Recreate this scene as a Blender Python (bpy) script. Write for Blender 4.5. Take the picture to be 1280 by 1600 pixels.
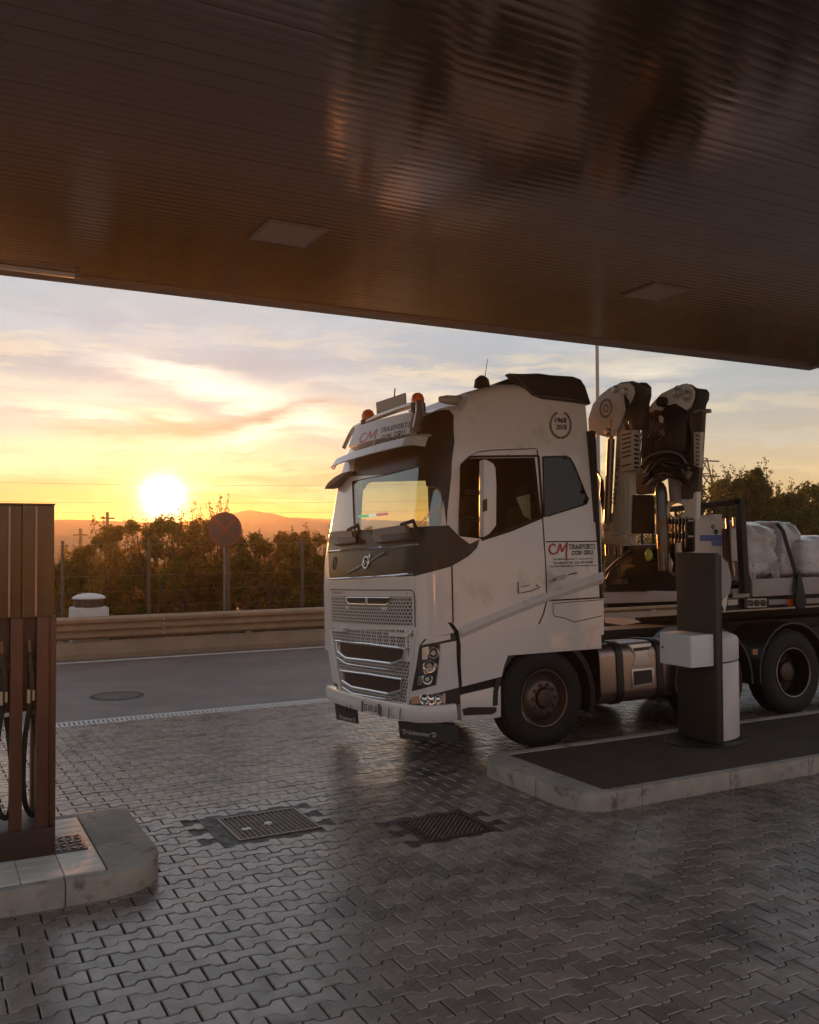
import bpy, bmesh, math, random
from mathutils import Vector, Matrix, noise as mnoise

for o in list(bpy.data.objects):
    bpy.data.objects.remove(o)
sc = bpy.context.scene
COL = sc.collection
R = math.radians

# ------------------------------------------------------------------ camera
CAMZ = 2.2
YAW, PITCH, ROLL, FOC = R(62.1), math.atan(39 / 1450.0), 0.004, 1450.0
Fw = Vector((math.cos(YAW) * math.cos(PITCH), math.sin(YAW) * math.cos(PITCH), math.sin(PITCH)))
Rt0 = Vector((math.sin(YAW), -math.cos(YAW), 0))
Up0 = Rt0.cross(Fw)
Rt = Rt0 * math.cos(ROLL) - Up0 * math.sin(ROLL)
Up = Up0 * math.cos(ROLL) + Rt0 * math.sin(ROLL)
CAM = Vector((0, 0, CAMZ))
cam_data = bpy.data.cameras.new('camera')
cam = bpy.data.objects.new('camera', cam_data)
COL.objects.link(cam)
m = Matrix((Rt, Up, -Fw)).transposed().to_4x4()
m.translation = CAM
cam.matrix_world = m
cam_data.sensor_fit = 'VERTICAL'
cam_data.sensor_height = 24
cam_data.sensor_width = 24
cam_data.lens = 24 * FOC / 1600
cam_data.clip_start = 0.05
cam_data.clip_end = 6000
sc.camera = cam


def ray(px, py):
    """direction of a photograph pixel (1280x1600) in the world"""
    return Fw + Rt * ((px - 640) / FOC) + Up * ((800 - py) / FOC)


def at_depth(px, py, t):
    return CAM + ray(px, py) * t


def at_y(px, py, Y):
    d = ray(px, py)
    return CAM + d * (Y / d.y)


def at_z(px, py, z):
    d = ray(px, py)
    return CAM + d * ((z - CAMZ) / d.z)


# ------------------------------------------------------------------ world, sun, exposure
SUN_DIR = ray(255, 778).normalized()
SUN_EL = math.asin(SUN_DIR.z)
SUN_AZ = math.atan2(SUN_DIR.x, SUN_DIR.y)
SUN_STRENGTH = 3.0
SKY_STRENGTH = 0.05
PAINT_STRENGTH = 0.36
EXPOSURE = 0.95
HAZE_DENSITY = 0.0007
HAZE_G = 0.72


class NT:
    """tiny expression helper for node trees"""
    def __init__(self, tree):
        self.t = tree
        self.n = tree.nodes
        self.l = tree.links

    def put(self, sock, v):
        if v is None:
            return
        if isinstance(v, bpy.types.NodeSocket):
            self.l.new(v, sock)
        else:
            if isinstance(v, (tuple, list)) and len(v) == 3 and sock.type == 'RGBA':
                v = (*v, 1)
            sock.default_value = v

    def math(self, op, a, b=None, c=None, clamp=False):
        n = self.n.new('ShaderNodeMath')
        n.operation = op
        n.use_clamp = clamp
        for i, v in enumerate((a, b, c)):
            self.put(n.inputs[i], v)
        return n.outputs[0]

    def vmath(self, op, a, b=None, out=0):
        n = self.n.new('ShaderNodeVectorMath')
        n.operation = op
        self.put(n.inputs[0], a)
        self.put(n.inputs[1], b)
        return n.outputs[out]

    def mix(self, f, a, b, mode='MIX'):
        n = self.n.new('ShaderNodeMix')
        n.data_type = 'RGBA'
        n.blend_type = mode
        n.clamp_factor = True
        self.put(n.inputs[0], f)
        self.put(n.inputs[6], a)
        self.put(n.inputs[7], b)
        return n.outputs[2]

    def ramp(self, f, stops, interp='LINEAR'):
        n = self.n.new('ShaderNodeValToRGB')
        cr = n.color_ramp
        cr.interpolation = interp
        while len(cr.elements) < len(stops):
            cr.elements.new(0.5)
        for e, (p, c) in zip(cr.elements, stops):
            e.position = p
            e.color = (*c, 1) if isinstance(c, (tuple, list)) else (c, c, c, 1)
        self.put(n.inputs[0], f)
        return n.outputs[0]

    def noise(self, vec, scale, detail=4, rough=.55, dist=0, dims='3D', out=0):
        n = self.n.new('ShaderNodeTexNoise')
        n.noise_dimensions = dims
        if vec is not None:
            self.l.new(vec, n.inputs['Vector'])
        n.inputs['Scale'].default_value = scale
        n.inputs['Detail'].default_value = detail
        n.inputs['Roughness'].default_value = rough
        n.inputs['Distortion'].default_value = dist
        return n.outputs[out]

    def comb(self, x, y, z=0.0):
        n = self.n.new('ShaderNodeCombineXYZ')
        for i, v in enumerate((x, y, z)):
            self.put(n.inputs[i], v)
        return n.outputs[0]

    def sep(self, v):
        n = self.n.new('ShaderNodeSeparateXYZ')
        self.l.new(v, n.inputs[0])
        return n.outputs

    def mapr(self, v, a, b, c=0.0, d=1.0, smooth=True):
        n = self.n.new('ShaderNodeMapRange')
        n.interpolation_type = 'SMOOTHSTEP' if smooth else 'LINEAR'
        self.put(n.inputs[0], v)
        for i, k in enumerate((a, b, c, d)):
            n.inputs[1 + i].default_value = k
        return n.outputs[0]


def pix_azel(px, py):
    d = ray(px, py).normalized()
    return math.atan2(d.x, d.y), math.asin(d.z)


world = bpy.data.worlds.new('World')
sc.world = world
world.use_nodes = True
wt = world.node_tree
wt.nodes.clear()
W = NT(wt)
tc = wt.nodes.new('ShaderNodeTexCoord')
D = W.vmath('NORMALIZE', tc.outputs['Generated'])
dx, dy, dz = W.sep(D)
el = W.math('ARCSINE', dz)
az = W.math('ARCTAN2', dx, dy)
cosa = W.vmath('DOT_PRODUCT', D, tuple(SUN_DIR), out=1)
ang = W.math('ARCCOSINE', W.math('MINIMUM', cosa, 0.9999995))
sky = wt.nodes.new('ShaderNodeTexSky')
sky.sky_type = 'NISHITA'
sky.sun_disc = False
sky.sun_elevation = SUN_EL
sky.sun_rotation = SUN_AZ
sky.dust_density = 0.05
sky.ozone_density = 1.5
sky.altitude = 300
sky.air_density = 1.0
# evening air: warm layer low down, grey blue above
elc = W.mapr(el, 0.0, 1.2, 0.0, 1.0, smooth=False)
warm = W.ramp(elc, [(0.0, (.20, .06, .02)), (.028, (.05, .02, .06)), (.071, (.38, .25, .22)), (.14, (.28, .29, .38)),
                    (.21, (.50, .52, .56)), (.45, (.56, .60, .66)), (1.0, (.58, .62, .68))])
cool = W.ramp(elc, [(0.0, (.72, .40, .22)), (.055, (.72, .44, .30)), (.08, (.60, .40, .32)), (.125, (.47, .39, .39)),
                    (.21, (.45, .46, .49)), (.45, (.54, .57, .62)), (1.0, (.58, .62, .68))])
side = W.mapr(ang, .15, .95, 0.0, 1.0)
base = W.mix(side, warm, cool)
# clouds: thin cirrus with wispy warped edges
wn = W.noise(D, 5.0, 5, .6, out=1)
warp = W.vmath('SUBTRACT', wn, (.5, .5, .5))
wx, wy, wz = W.sep(warp)
wn2 = W.noise(W.comb(W.math('MULTIPLY', az, 6.0), W.math('MULTIPLY', el, 40.0), 3.1), 2.2, 6, .62)
az2 = W.math('ADD', az, W.math('MULTIPLY', wx, .07))
el2 = W.math('ADD', el, W.math('ADD', W.math('MULTIPLY', wy, .03), W.math('MULTIPLY', W.math('SUBTRACT', wn2, .5), .03)))
# broad streaks over the warm half
st = W.noise(W.comb(W.math('MULTIPLY', az2, 3.2), W.math('MULTIPLY', el2, 26.0), 0.0), 1.6, 6, .58)
stm = W.mapr(st, .46, .66)
band = W.math('MULTIPLY', W.mapr(el, .01, .06), W.mapr(el, .16, .27, 1.0, 0.0))
stm = W.math('MULTIPLY', W.math('MULTIPLY', stm, band), W.mapr(ang, .25, .9, .75, .12))
base = W.mix(stm, base, (1.05, .74, .40))
st2 = W.noise(W.comb(W.math('MULTIPLY', az2, 2.4), W.math('MULTIPLY', el2, 19.0), 7.0), 1.9, 5, .55)
base = W.mix(W.math('MULTIPLY', W.mapr(st2, .5, .7), W.math('MULTIPLY', band, W.mapr(ang, .3, 1.0, .5, .2))), base, (.60, .55, .54))
hi = W.noise(W.comb(W.math('MULTIPLY', az2, 4.0), W.math('MULTIPLY', el2, 16.0), 2.0), 1.3, 5, .6)
base = W.mix(W.math('MULTIPLY', W.mapr(hi, .45, .7), W.math('MULTIPLY', W.mapr(el, .14, .24), .45)), base, (.72, .74, .77))


def cloud(px, py, hw, hh, tilt, col, amt, base):
    a0, e0 = pix_azel(px, py)
    ca, sa = math.cos(tilt), math.sin(tilt)
    u = W.math('SUBTRACT', az2, a0)
    v = W.math('SUBTRACT', el2, e0)
    uu = W.math('DIVIDE', W.math('ADD', W.math('MULTIPLY', u, ca), W.math('MULTIPLY', v, sa)), hw / FOC)
    vv = W.math('DIVIDE', W.math('SUBTRACT', W.math('MULTIPLY', v, ca), W.math('MULTIPLY', u, sa)), hh / FOC)
    r2 = W.math('ADD', W.math('MULTIPLY', uu, uu), W.math('MULTIPLY', vv, vv))
    g = W.math('EXPONENT', W.math('MULTIPLY', r2, -1.0))
    tex = W.mapr(wn2, .25, .6, .35, 1.15, smooth=False)
    return W.mix(W.math('MULTIPLY', W.math('MULTIPLY', g, tex), amt, clamp=True), base, col)


CREAM, ROSE, GREYR = (1.60, 1.34, 1.0), (.48, .17, .07), (.26, .13, .10)
for a in [(330, 595, 150, 17, -.20, CREAM, 1.0), (430, 640, 130, 15, -.26, CREAM, 1.0), (280, 570, 70, 8, -.1, CREAM, .8),
          (120, 610, 170, 26, -.06, (1.0, .86, .68), .7), (60, 700, 170, 34, .05, (1.08, .86, .52), .8), (210, 645, 130, 9, -.07, CREAM, .8),
          (420, 668, 110, 17, .22, CREAM, .85), (470, 720, 120, 14, .03, (1.05, .80, .5), .5),
          (330, 662, 118, 11, .10, GREYR, 1.0), (250, 655, 60, 9, -.28, ROSE, .8), (440, 645, 90, 9, .22, GREYR, .85), (170, 675, 60, 9, -.25, ROSE, .5), (515, 634, 50, 8, -.2, ROSE, .6),
          (70, 762, 62, 7, -.14, ROSE, .85), (145, 758, 32, 5, -.14, ROSE, .7), (20, 655, 60, 25, -.15, (.62, .60, .58), .6),
          (1000, 580, 85, 11, .02, (1.0, .80, .62), .85), (1040, 612, 60, 6, 0, (.85, .68, .58), .5), (560, 600, 140, 20, -.05, (.80, .74, .70), .5)]:
    base = cloud(*a, base)
# glare of the air round the low sun
g1 = W.math('MULTIPLY', W.math('EXPONENT', W.math('MULTIPLY', ang, -1 / .08)), .12)
g2 = W.math('MULTIPLY', W.math('EXPONENT', W.math('MULTIPLY', W.math('POWER', W.math('DIVIDE', ang, .044), 2.0), -1.0)), 1.1)
disc = W.math('MULTIPLY', W.math('EXPONENT', W.math('MULTIPLY', W.math('POWER', W.math('DIVIDE', ang, .016), 2.0), -1.0)), 9.0)
base = W.mix(1.0, base, W.mix(1.0, (1.0, .50, .10), g1, 'MULTIPLY'), 'ADD')
base = W.mix(1.0, base, W.mix(1.0, (1.0, .72, .22), g2, 'MULTIPLY'), 'ADD')
base = W.mix(1.0, base, W.mix(1.0, (1.0, .92, .66), disc, 'MULTIPLY'), 'ADD')
base = W.mix(W.mapr(el, -.06, .0, 1.0, 0.0), base, (.22, .15, .10))
bg1 = wt.nodes.new('ShaderNodeBackground')
wt.links.new(sky.outputs[0], bg1.inputs[0])
bg1.inputs[1].default_value = SKY_STRENGTH
bg2 = wt.nodes.new('ShaderNodeBackground')
wt.links.new(base, bg2.inputs[0])
bg2.inputs[1].default_value = PAINT_STRENGTH
add = wt.nodes.new('ShaderNodeAddShader')
wt.links.new(bg1.outputs[0], add.inputs[0])
wt.links.new(bg2.outputs[0], add.inputs[1])
wo = wt.nodes.new('ShaderNodeOutputWorld')
wt.links.new(add.outputs[0], wo.inputs[0])

sun_data = bpy.data.lights.new('sun', 'SUN')
sun_data.energy = SUN_STRENGTH
sun_data.angle = R(0.6)
sun_data.color = (1.0, .36, .08)
sun = bpy.data.objects.new('sun', sun_data)
COL.objects.link(sun)
sun.rotation_euler = SUN_DIR.to_track_quat('Z', 'Y').to_euler()
sun.location = (0, 0, 60)

sc.view_settings.view_transform = 'Standard'
sc.view_settings.look = 'None'
sc.view_settings.exposure = EXPOSURE
sc.view_settings.gamma = 1.0
sc.view_settings.use_curve_mapping = False
sc.render.engine = 'CYCLES'
cy = sc.cycles
cy.max_bounces = 7
cy.diffuse_bounces = 3
cy.glossy_bounces = 4
cy.transmission_bounces = 4
cy.transparent_max_bounces = 12
cy.volume_bounces = 0
cy.sample_clamp_indirect = 6.0
cy.use_denoising = True

# ------------------------------------------------------------------ materials
MATS = {}


def mat(name, col, rough=.6, metal=0.0, var=0.0, vscale=3.0, bump=0.0, bscale=40.0, coat=0.0, spec=.5, col2=None, emit=None, rvar=0.0, island=0.0, dirt=None, pos=False):
    if name in MATS:
        return MATS[name]
    mt = bpy.data.materials.new(name)
    mt.use_nodes = True
    n = NT(mt.node_tree)
    bs = mt.node_tree.nodes['Principled BSDF']
    t = mt.node_tree.nodes.new('ShaderNodeTexCoord')
    obj = t.outputs['Object']
    if pos:
        obj = mt.node_tree.nodes.new('ShaderNodeNewGeometry').outputs['Position']
    c = (*col, 1)
    cs = None
    if var > 0 or col2:
        f = n.mapr(n.noise(obj, vscale, 6, .6), .3, .7, smooth=False)
        c2 = col2 or tuple(x * (1 - var) for x in col)
        cs = n.mix(f, tuple(col), tuple(c2))
    if dirt:
        f2 = n.mapr(n.noise(obj, dirt[1], 7, .68, .3), dirt[2], dirt[2] + .16)
        cs = n.mix(f2, cs if cs is not None else tuple(col), dirt[0])
    if island > 0:
        g = mt.node_tree.nodes.new('ShaderNodeNewGeometry')
        oi = mt.node_tree.nodes.new('ShaderNodeObjectInfo')
        k = n.math('FRACT', n.math('ADD', g.outputs['Random Per Island'], oi.outputs['Random']))
        v = n.mapr(k, 0, 1, 1 - island, 1 + island, smooth=False)
        cs = n.mix(1.0, cs if cs is not None else tuple(col), v, 'MULTIPLY')
    if cs is not None:
        n.l.new(cs, bs.inputs['Base Color'])
    else:
        bs.inputs['Base Color'].default_value = c
    bs.inputs['Roughness'].default_value = rough
    if rvar > 0:
        rr = n.mapr(n.noise(obj, vscale * 1.7, 5, .65), .3, .7, max(rough - rvar, .03), min(rough + rvar, 1), smooth=False)
        n.l.new(rr, bs.inputs['Roughness'])
    bs.inputs['Metallic'].default_value = metal
    bs.inputs['Specular IOR Level'].default_value = spec
    bs.inputs['Coat Weight'].default_value = coat
    bs.inputs['Coat Roughness'].default_value = .06
    if bump > 0:
        b = mt.node_tree.nodes.new('ShaderNodeBump')
        b.inputs['Strength'].default_value = bump
        b.inputs['Distance'].default_value = .01
        n.l.new(n.noise(obj, bscale, 5, .6), b.inputs['Height'])
        n.l.new(b.outputs[0], bs.inputs['Normal'])
    if emit:
        bs.inputs['Emission Color'].default_value = (*emit[0], 1)
        bs.inputs['Emission Strength'].default_value = emit[1]
    MATS[name] = mt
    return mt


def glass(name, tint, refl=.12, rough=.0):
    """thin pane: tinted see-through plus a Fresnel reflection"""
    mt = bpy.data.materials.new(name)
    mt.use_nodes = True
    t = mt.node_tree
    t.nodes.clear()
    n = NT(t)
    tr = t.nodes.new('ShaderNodeBsdfTransparent')
    tr.inputs[0].default_value = (*tint, 1)
    gl = t.nodes.new('ShaderNodeBsdfGlossy')
    gl.inputs['Roughness'].default_value = rough
    lw = t.nodes.new('ShaderNodeLayerWeight')
    lw.inputs[0].default_value = .5
    f = n.math('ADD', n.math('MULTIPLY', n.math('POWER', lw.outputs['Facing'], 4.0), .8), refl, clamp=True)
    mx = t.nodes.new('ShaderNodeMixShader')
    n.l.new(f, mx.inputs[0])
    n.l.new(tr.outputs[0], mx.inputs[1])
    n.l.new(gl.outputs[0], mx.inputs[2])
    out = t.nodes.new('ShaderNodeOutputMaterial')
    n.l.new(mx.outputs[0], out.inputs[0])
    MATS[name] = mt
    return mt


# ------------------------------------------------------------------ building helpers
def link(name, me, parent=None, loc=None):
    o = bpy.data.objects.new(name, me)
    COL.objects.link(o)
    if parent:
        o.parent = parent
    if loc is not None:
        o.location = loc
    return o


def tag(o, label=None, cat=None, group=None, kind=None):
    if label:
        o['label'] = label
    if cat:
        o['category'] = cat
    if group:
        o['group'] = group
    if kind:
        o['kind'] = kind
    return o


def empty(name, loc=(0, 0, 0), parent=None):
    o = bpy.data.objects.new(name, None)
    o.empty_display_size = .2
    COL.objects.link(o)
    o.location = loc
    if parent:
        o.parent = parent
    return o


def copy_tree(o, parent=None):
    c = o.copy()
    COL.objects.link(c)
    if parent:
        c.parent = parent
    for ch in [k for k in bpy.data.objects if k.parent == o]:
        copy_tree(ch, c)
    return c


class MB:
    def __init__(self):
        self.v, self.f, self.mi = [], [], []
        self.cur = 0

    def add(self, vs, fs):
        b = len(self.v)
        self.v += [tuple(p) for p in vs]
        self.f += [tuple(i + b for i in f) for f in fs]
        self.mi += [self.cur] * len(fs)

    def box(self, x0, x1, y0, y1, z0, z1):
        vs = [(x, y, z) for z in (z0, z1) for y in (y0, y1) for x in (x0, x1)]
        self.add(vs, [(0, 2, 3, 1), (4, 5, 7, 6), (0, 1, 5, 4), (2, 6, 7, 3), (0, 4, 6, 2), (1, 3, 7, 5)])
        return self

    def obox(self, c, ax, ay, az):
        """box from a centre and three half-axis vectors"""
        c, ax, ay, az = Vector(c), Vector(ax), Vector(ay), Vector(az)
        vs = [c + ax * i + ay * j + az * k for k in (-1, 1) for j in (-1, 1) for i in (-1, 1)]
        self.add(vs, [(0, 2, 3, 1), (4, 5, 7, 6), (0, 1, 5, 4), (2, 6, 7, 3), (0, 4, 6, 2), (1, 3, 7, 5)])
        return self

    def prism(self, pts, d):
        """closed 3-D polygon swept along vector d"""
        n = len(pts)
        d = Vector(d)
        vs = [Vector(p) for p in pts] + [Vector(p) + d for p in pts]
        fs = [tuple(range(n)), tuple(range(2 * n - 1, n - 1, -1))]
        fs += [(i, i + n, (i + 1) % n + n, (i + 1) % n) for i in range(n)]
        self.add(vs, fs)
        return self

    def tube(self, pts, r, seg=8, closed=False):
        pts = [Vector(p) for p in pts]
        n = len(pts)
        rings = []
        prev = None
        for i, p in enumerate(pts):
            if closed:
                t = pts[(i + 1) % n] - pts[i - 1]
            else:
                t = pts[min(i + 1, n - 1)] - pts[max(i - 1, 0)]
            t.normalize()
            if prev is None:
                a = t.orthogonal().normalized()
            else:
                a = (prev - t * prev.dot(t)).normalized()
            prev = a
            b = t.cross(a)
            rr = r[i] if isinstance(r, (list, tuple)) else r
            rings.append([p + (a * math.cos(2 * math.pi * k / seg) + b * math.sin(2 * math.pi * k / seg)) * rr for k in range(seg)])
        vs = [p for q in rings for p in q]
        fs = []
        m_ = n if closed else n - 1
        for i in range(m_):
            j = (i + 1) % n
            for k in range(seg):
                k2 = (k + 1) % seg
                fs.append((i * seg + k, i * seg + k2, j * seg + k2, j * seg + k))
        if not closed:
            fs.append(tuple(range(seg - 1, -1, -1)))
            fs.append(tuple((n - 1) * seg + k for k in range(seg)))
        self.add(vs, fs)
        return self

    def lathe(self, prof, c=(0, 0, 0), axis='z', seg=32, a0=0.0, a1=2 * math.pi):
        """profile of (radius, height) pairs turned about an axis"""
        full = abs(a1 - a0 - 2 * math.pi) < 1e-6
        ns = seg if full else seg + 1
        vs = []
        for (r, h) in prof:
            for k in range(ns):
                a = a0 + (a1 - a0) * k / seg
                p = (r * math.cos(a), r * math.sin(a), h)
                if axis == 'y':
                    p = (p[0], p[2], p[1])
                elif axis == 'x':
                    p = (p[2], p[0], p[1])
                vs.append((p[0] + c[0], p[1] + c[1], p[2] + c[2]))
        fs = []
        for i in range(len(prof) - 1):
            for k in range(seg):
                k2 = (k + 1) % ns
                fs.append((i * ns + k, i * ns + k2, (i + 1) * ns + k2, (i + 1) * ns + k))
        self.add(vs, fs)
        return self

    def mesh(self, name, mats, smooth=None, bevel=0.0, bseg=2, merge=False):
        me = bpy.data.meshes.new(name)
        me.from_pydata(self.v, [], self.f)
        if not isinstance(mats, (list, tuple)):
            mats = [mats]
        for q in mats:
            me.materials.append(q)
        if any(self.mi):
            me.polygons.foreach_set('material_index', self.mi)
        bm = bmesh.new()
        bm.from_mesh(me)
        if merge:
            bmesh.ops.remove_doubles(bm, verts=bm.verts, dist=1e-5)
        bmesh.ops.recalc_face_normals(bm, faces=bm.faces)
        if bevel > 0:
            es = [e for e in bm.edges if len(e.link_faces) == 2 and e.calc_face_angle(0) > R(30)]
            bmesh.ops.bevel(bm, geom=es, offset=bevel, segments=bseg, profile=.6, affect='EDGES', clamp_overlap=True)
        bm.to_mesh(me)
        bm.free()
        if smooth is not None or bevel > 0:
            me.shade_smooth()
            me.set_sharp_from_angle(angle=R(smooth if smooth else 40))
        return me

    def build(self, name, mats, parent=None, smooth=None, bevel=0.0, bseg=2, loc=None, merge=False):
        return link(name, self.mesh(name, mats, smooth, bevel, bseg, merge), parent, loc)
# ------------------------------------------------------------------ ground
Y_SLOPE, Y_DRAIN, Z_ROAD = 7.5, 13.35, -0.05 * (13.35 - 7.5)


def gz(Y):
    if Y <= Y_SLOPE:
        return 0.0
    return max(-0.05 * (Y - Y_SLOPE), Z_ROAD)


M_PAVER = mat('paver_concrete', (.235, .178, .152), rough=.28, var=.4, vscale=4, bump=.10, bscale=90, island=.32, rvar=.13, spec=1.0, dirt=((.05, .034, .028), .9, .51), pos=True)
M_PAVER.node_tree.nodes['Principled BSDF'].inputs['IOR'].default_value = 1.52
M_SAND = mat('joint_sand', (.035, .030, .028), rough=.95)
M_ASPHALT = mat('asphalt', (.15, .108, .098), rough=.52, var=.35, vscale=.7, bump=.5, bscale=160, rvar=.12)
M_CONC = mat('kerb_concrete', (.44, .39, .34), rough=.85, var=.3, vscale=4, bump=.5, bscale=60, dirt=((.17, .12, .09), 5, .55))
M_WHITEP = mat('road_paint', (.62, .60, .56), rough=.7, var=.3, vscale=6)
M_STEEL = mat('galvanised_steel', (.52, .50, .48), rough=.42, metal=.85, var=.2, vscale=5, rvar=.12)
M_DIRT = mat('soil', (.07, .055, .04), rough=.95, var=.4, vscale=2)
M_DARKMETAL = mat('cast_iron', (.10, .075, .06), rough=.5, metal=.7, var=.5, vscale=9, rvar=.15)
M_BLACK = mat('black_plastic', (.018, .017, .017), rough=.45)
M_RUBBER = mat('rubber', (.016, .015, .015), rough=.75)

# big bedding sheet under everything paved (the pavers lie on it)
mb = MB()
ys = [1.32, Y_SLOPE, Y_DRAIN]
for a, b in zip(ys, ys[1:]):
    mb.add([(-60, a, gz(a) - .022), (60, a, gz(a) - .022), (60, b, gz(b) - .022), (-60, b, gz(b) - .022)], [(0, 1, 2, 3)])
tag(mb.build('paving_bed', M_SAND), kind='structure')
mb = MB()
for x0, x1, y0, y1 in ((-60, 70, -40, 1.31), (-60, -8.6, 1.31, Y_SLOPE), (15.1, 70, 1.31, Y_SLOPE)):
    mb.add([(x0, y0, -.003), (x1, y0, -.003), (x1, y1, -.003), (x0, y1, -.003)], [(0, 1, 2, 3)])
tag(mb.build('forecourt', mat('worn_forecourt', (.27, .215, .19), rough=.55, var=.3, vscale=1.2, pos=True)), kind='structure')

PL, PP, PA = .26, .125, .017
ISLANDS = [(-8.0, 1.42, 5.90, 7.36), (4.63, 20.0, 5.86, 7.46)]


def rect_from_px(pts, z=0.0):
    q = [at_z(x, y, z) for x, y in pts]
    xs, ys_ = sorted(p.x for p in q), sorted(p.y for p in q)
    return ((xs[0] + xs[1]) / 2, (xs[2] + xs[3]) / 2, (ys_[0] + ys_[1]) / 2, (ys_[2] + ys_[3]) / 2)


COVER1 = rect_from_px([(338, 1281), (459, 1261), (502, 1292), (376, 1315)])
COVER2 = rect_from_px([(623, 1287), (709, 1268), (781, 1296), (672, 1314)])


def grown(r, k):
    return (r[0] - k, r[1] + k, r[2] - k, r[3] + k)


HOLES = [grown(COVER1, .13), grown(COVER2, .10)]


def paver_outline(sx):
    L2 = PL / 2 - .004 * sx
    h = PP / 2 - .004 * sx
    w = [(-L2, h + PA), (-.30 * PL, h + PA), (-.20 * PL, h - PA), (.20 * PL, h - PA), (.30 * PL, h + PA), (L2, h + PA)]
    return w + [(x, -y) for x, y in reversed(w)]


OUT0, OUT1 = paver_outline(1.0), paver_outline(2.2)
rng = random.Random(5)


def paver_geo():
    n = 12
    vs = [(x, y, 0.0) for x, y in OUT1] + [(x, y, -.005) for x, y in OUT0] + [(x, y, -.022) for x, y in OUT0]
    fs = [tuple(range(n - 1, -1, -1))]
    for k in range(2):
        for i in range(n):
            j = (i + 1) % n
            fs.append((k * n + i, k * n + j, (k + 1) * n + j, (k + 1) * n + i))
    return vs, fs


PV, PF = paver_geo()
stones = []
r0, r1 = int(1.3 / PP), int((Y_DRAIN - .34) / PP)
for r in range(r0, r1):
    y = (r + .5) * PP
    off = (PL / 2) * (r % 2)
    i0, i1 = int(-8.5 / PL), int(15 / PL)
    for i in range(i0, i1):
        x = i * PL + off
        if any(a + .55 < x < b - .45 and c + .12 < y < d - .12 for a, b, c, d in ISLANDS):
            continue
        if any(a < x < b and c < y < d for a, b, c, d in HOLES):
            continue
        v = Vector((x, y, gz(y))) - CAM
        dep = v.dot(Fw)
        inview = dep > 1 and abs(v.dot(Rt) / dep) < .46 and v.dot(Up) / dep > -.575
        stones.append((0 if inview else 1, dep, x, y))
stones.sort()
pav = empty('pavement', (0, 0, 0))
tag(pav, kind='structure')
pme = [None, None, None]
for k in range(3):
    me = bpy.data.meshes.new('paver')
    vv = [(x + rng.uniform(-.0012, .0012), y + rng.uniform(-.0012, .0012), z) for x, y, z in PV]
    me.from_pydata(vv, [], PF)
    me.materials.append(M_PAVER)
    bm = bmesh.new(); bm.from_mesh(me); bmesh.ops.recalc_face_normals(bm, faces=bm.faces); bm.to_mesh(me); bm.free()
    pme[k] = me
fv, ff = [], []
for idx, (q, dep, x, y) in enumerate(stones):
    slope = -math.atan(.05) if y > Y_SLOPE else 0.0
    z = gz(y) + rng.uniform(-.002, .002)
    rx, ry, rz = slope + rng.gauss(0, .008), rng.gauss(0, .006), rng.gauss(0, .006)
    if idx < 300:
        o = link('paver', pme[idx % 3], pav, (x, y, z))
        o.rotation_euler = (rx, ry, rz + (math.pi if rng.random() < .5 else 0))
    else:
        b = len(fv)
        c, s = math.cos(rz), math.sin(rz)
        for (vx, vy, vz) in PV:
            fv.append((x + vx * c - vy * s, y + vx * s + vy * c, z + vz - vx * ry + vy * rx))
        ff += [tuple(i + b for i in f) for f in PF]
me = bpy.data.meshes.new('paver_field')
me.from_pydata(fv, [], ff)
me.materials.append(M_PAVER)
bm = bmesh.new(); bm.from_mesh(me); bmesh.ops.recalc_face_normals(bm, faces=bm.faces); bm.to_mesh(me); bm.free()
tag(link('paver_field', me, pav), kind='stuff')

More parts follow.
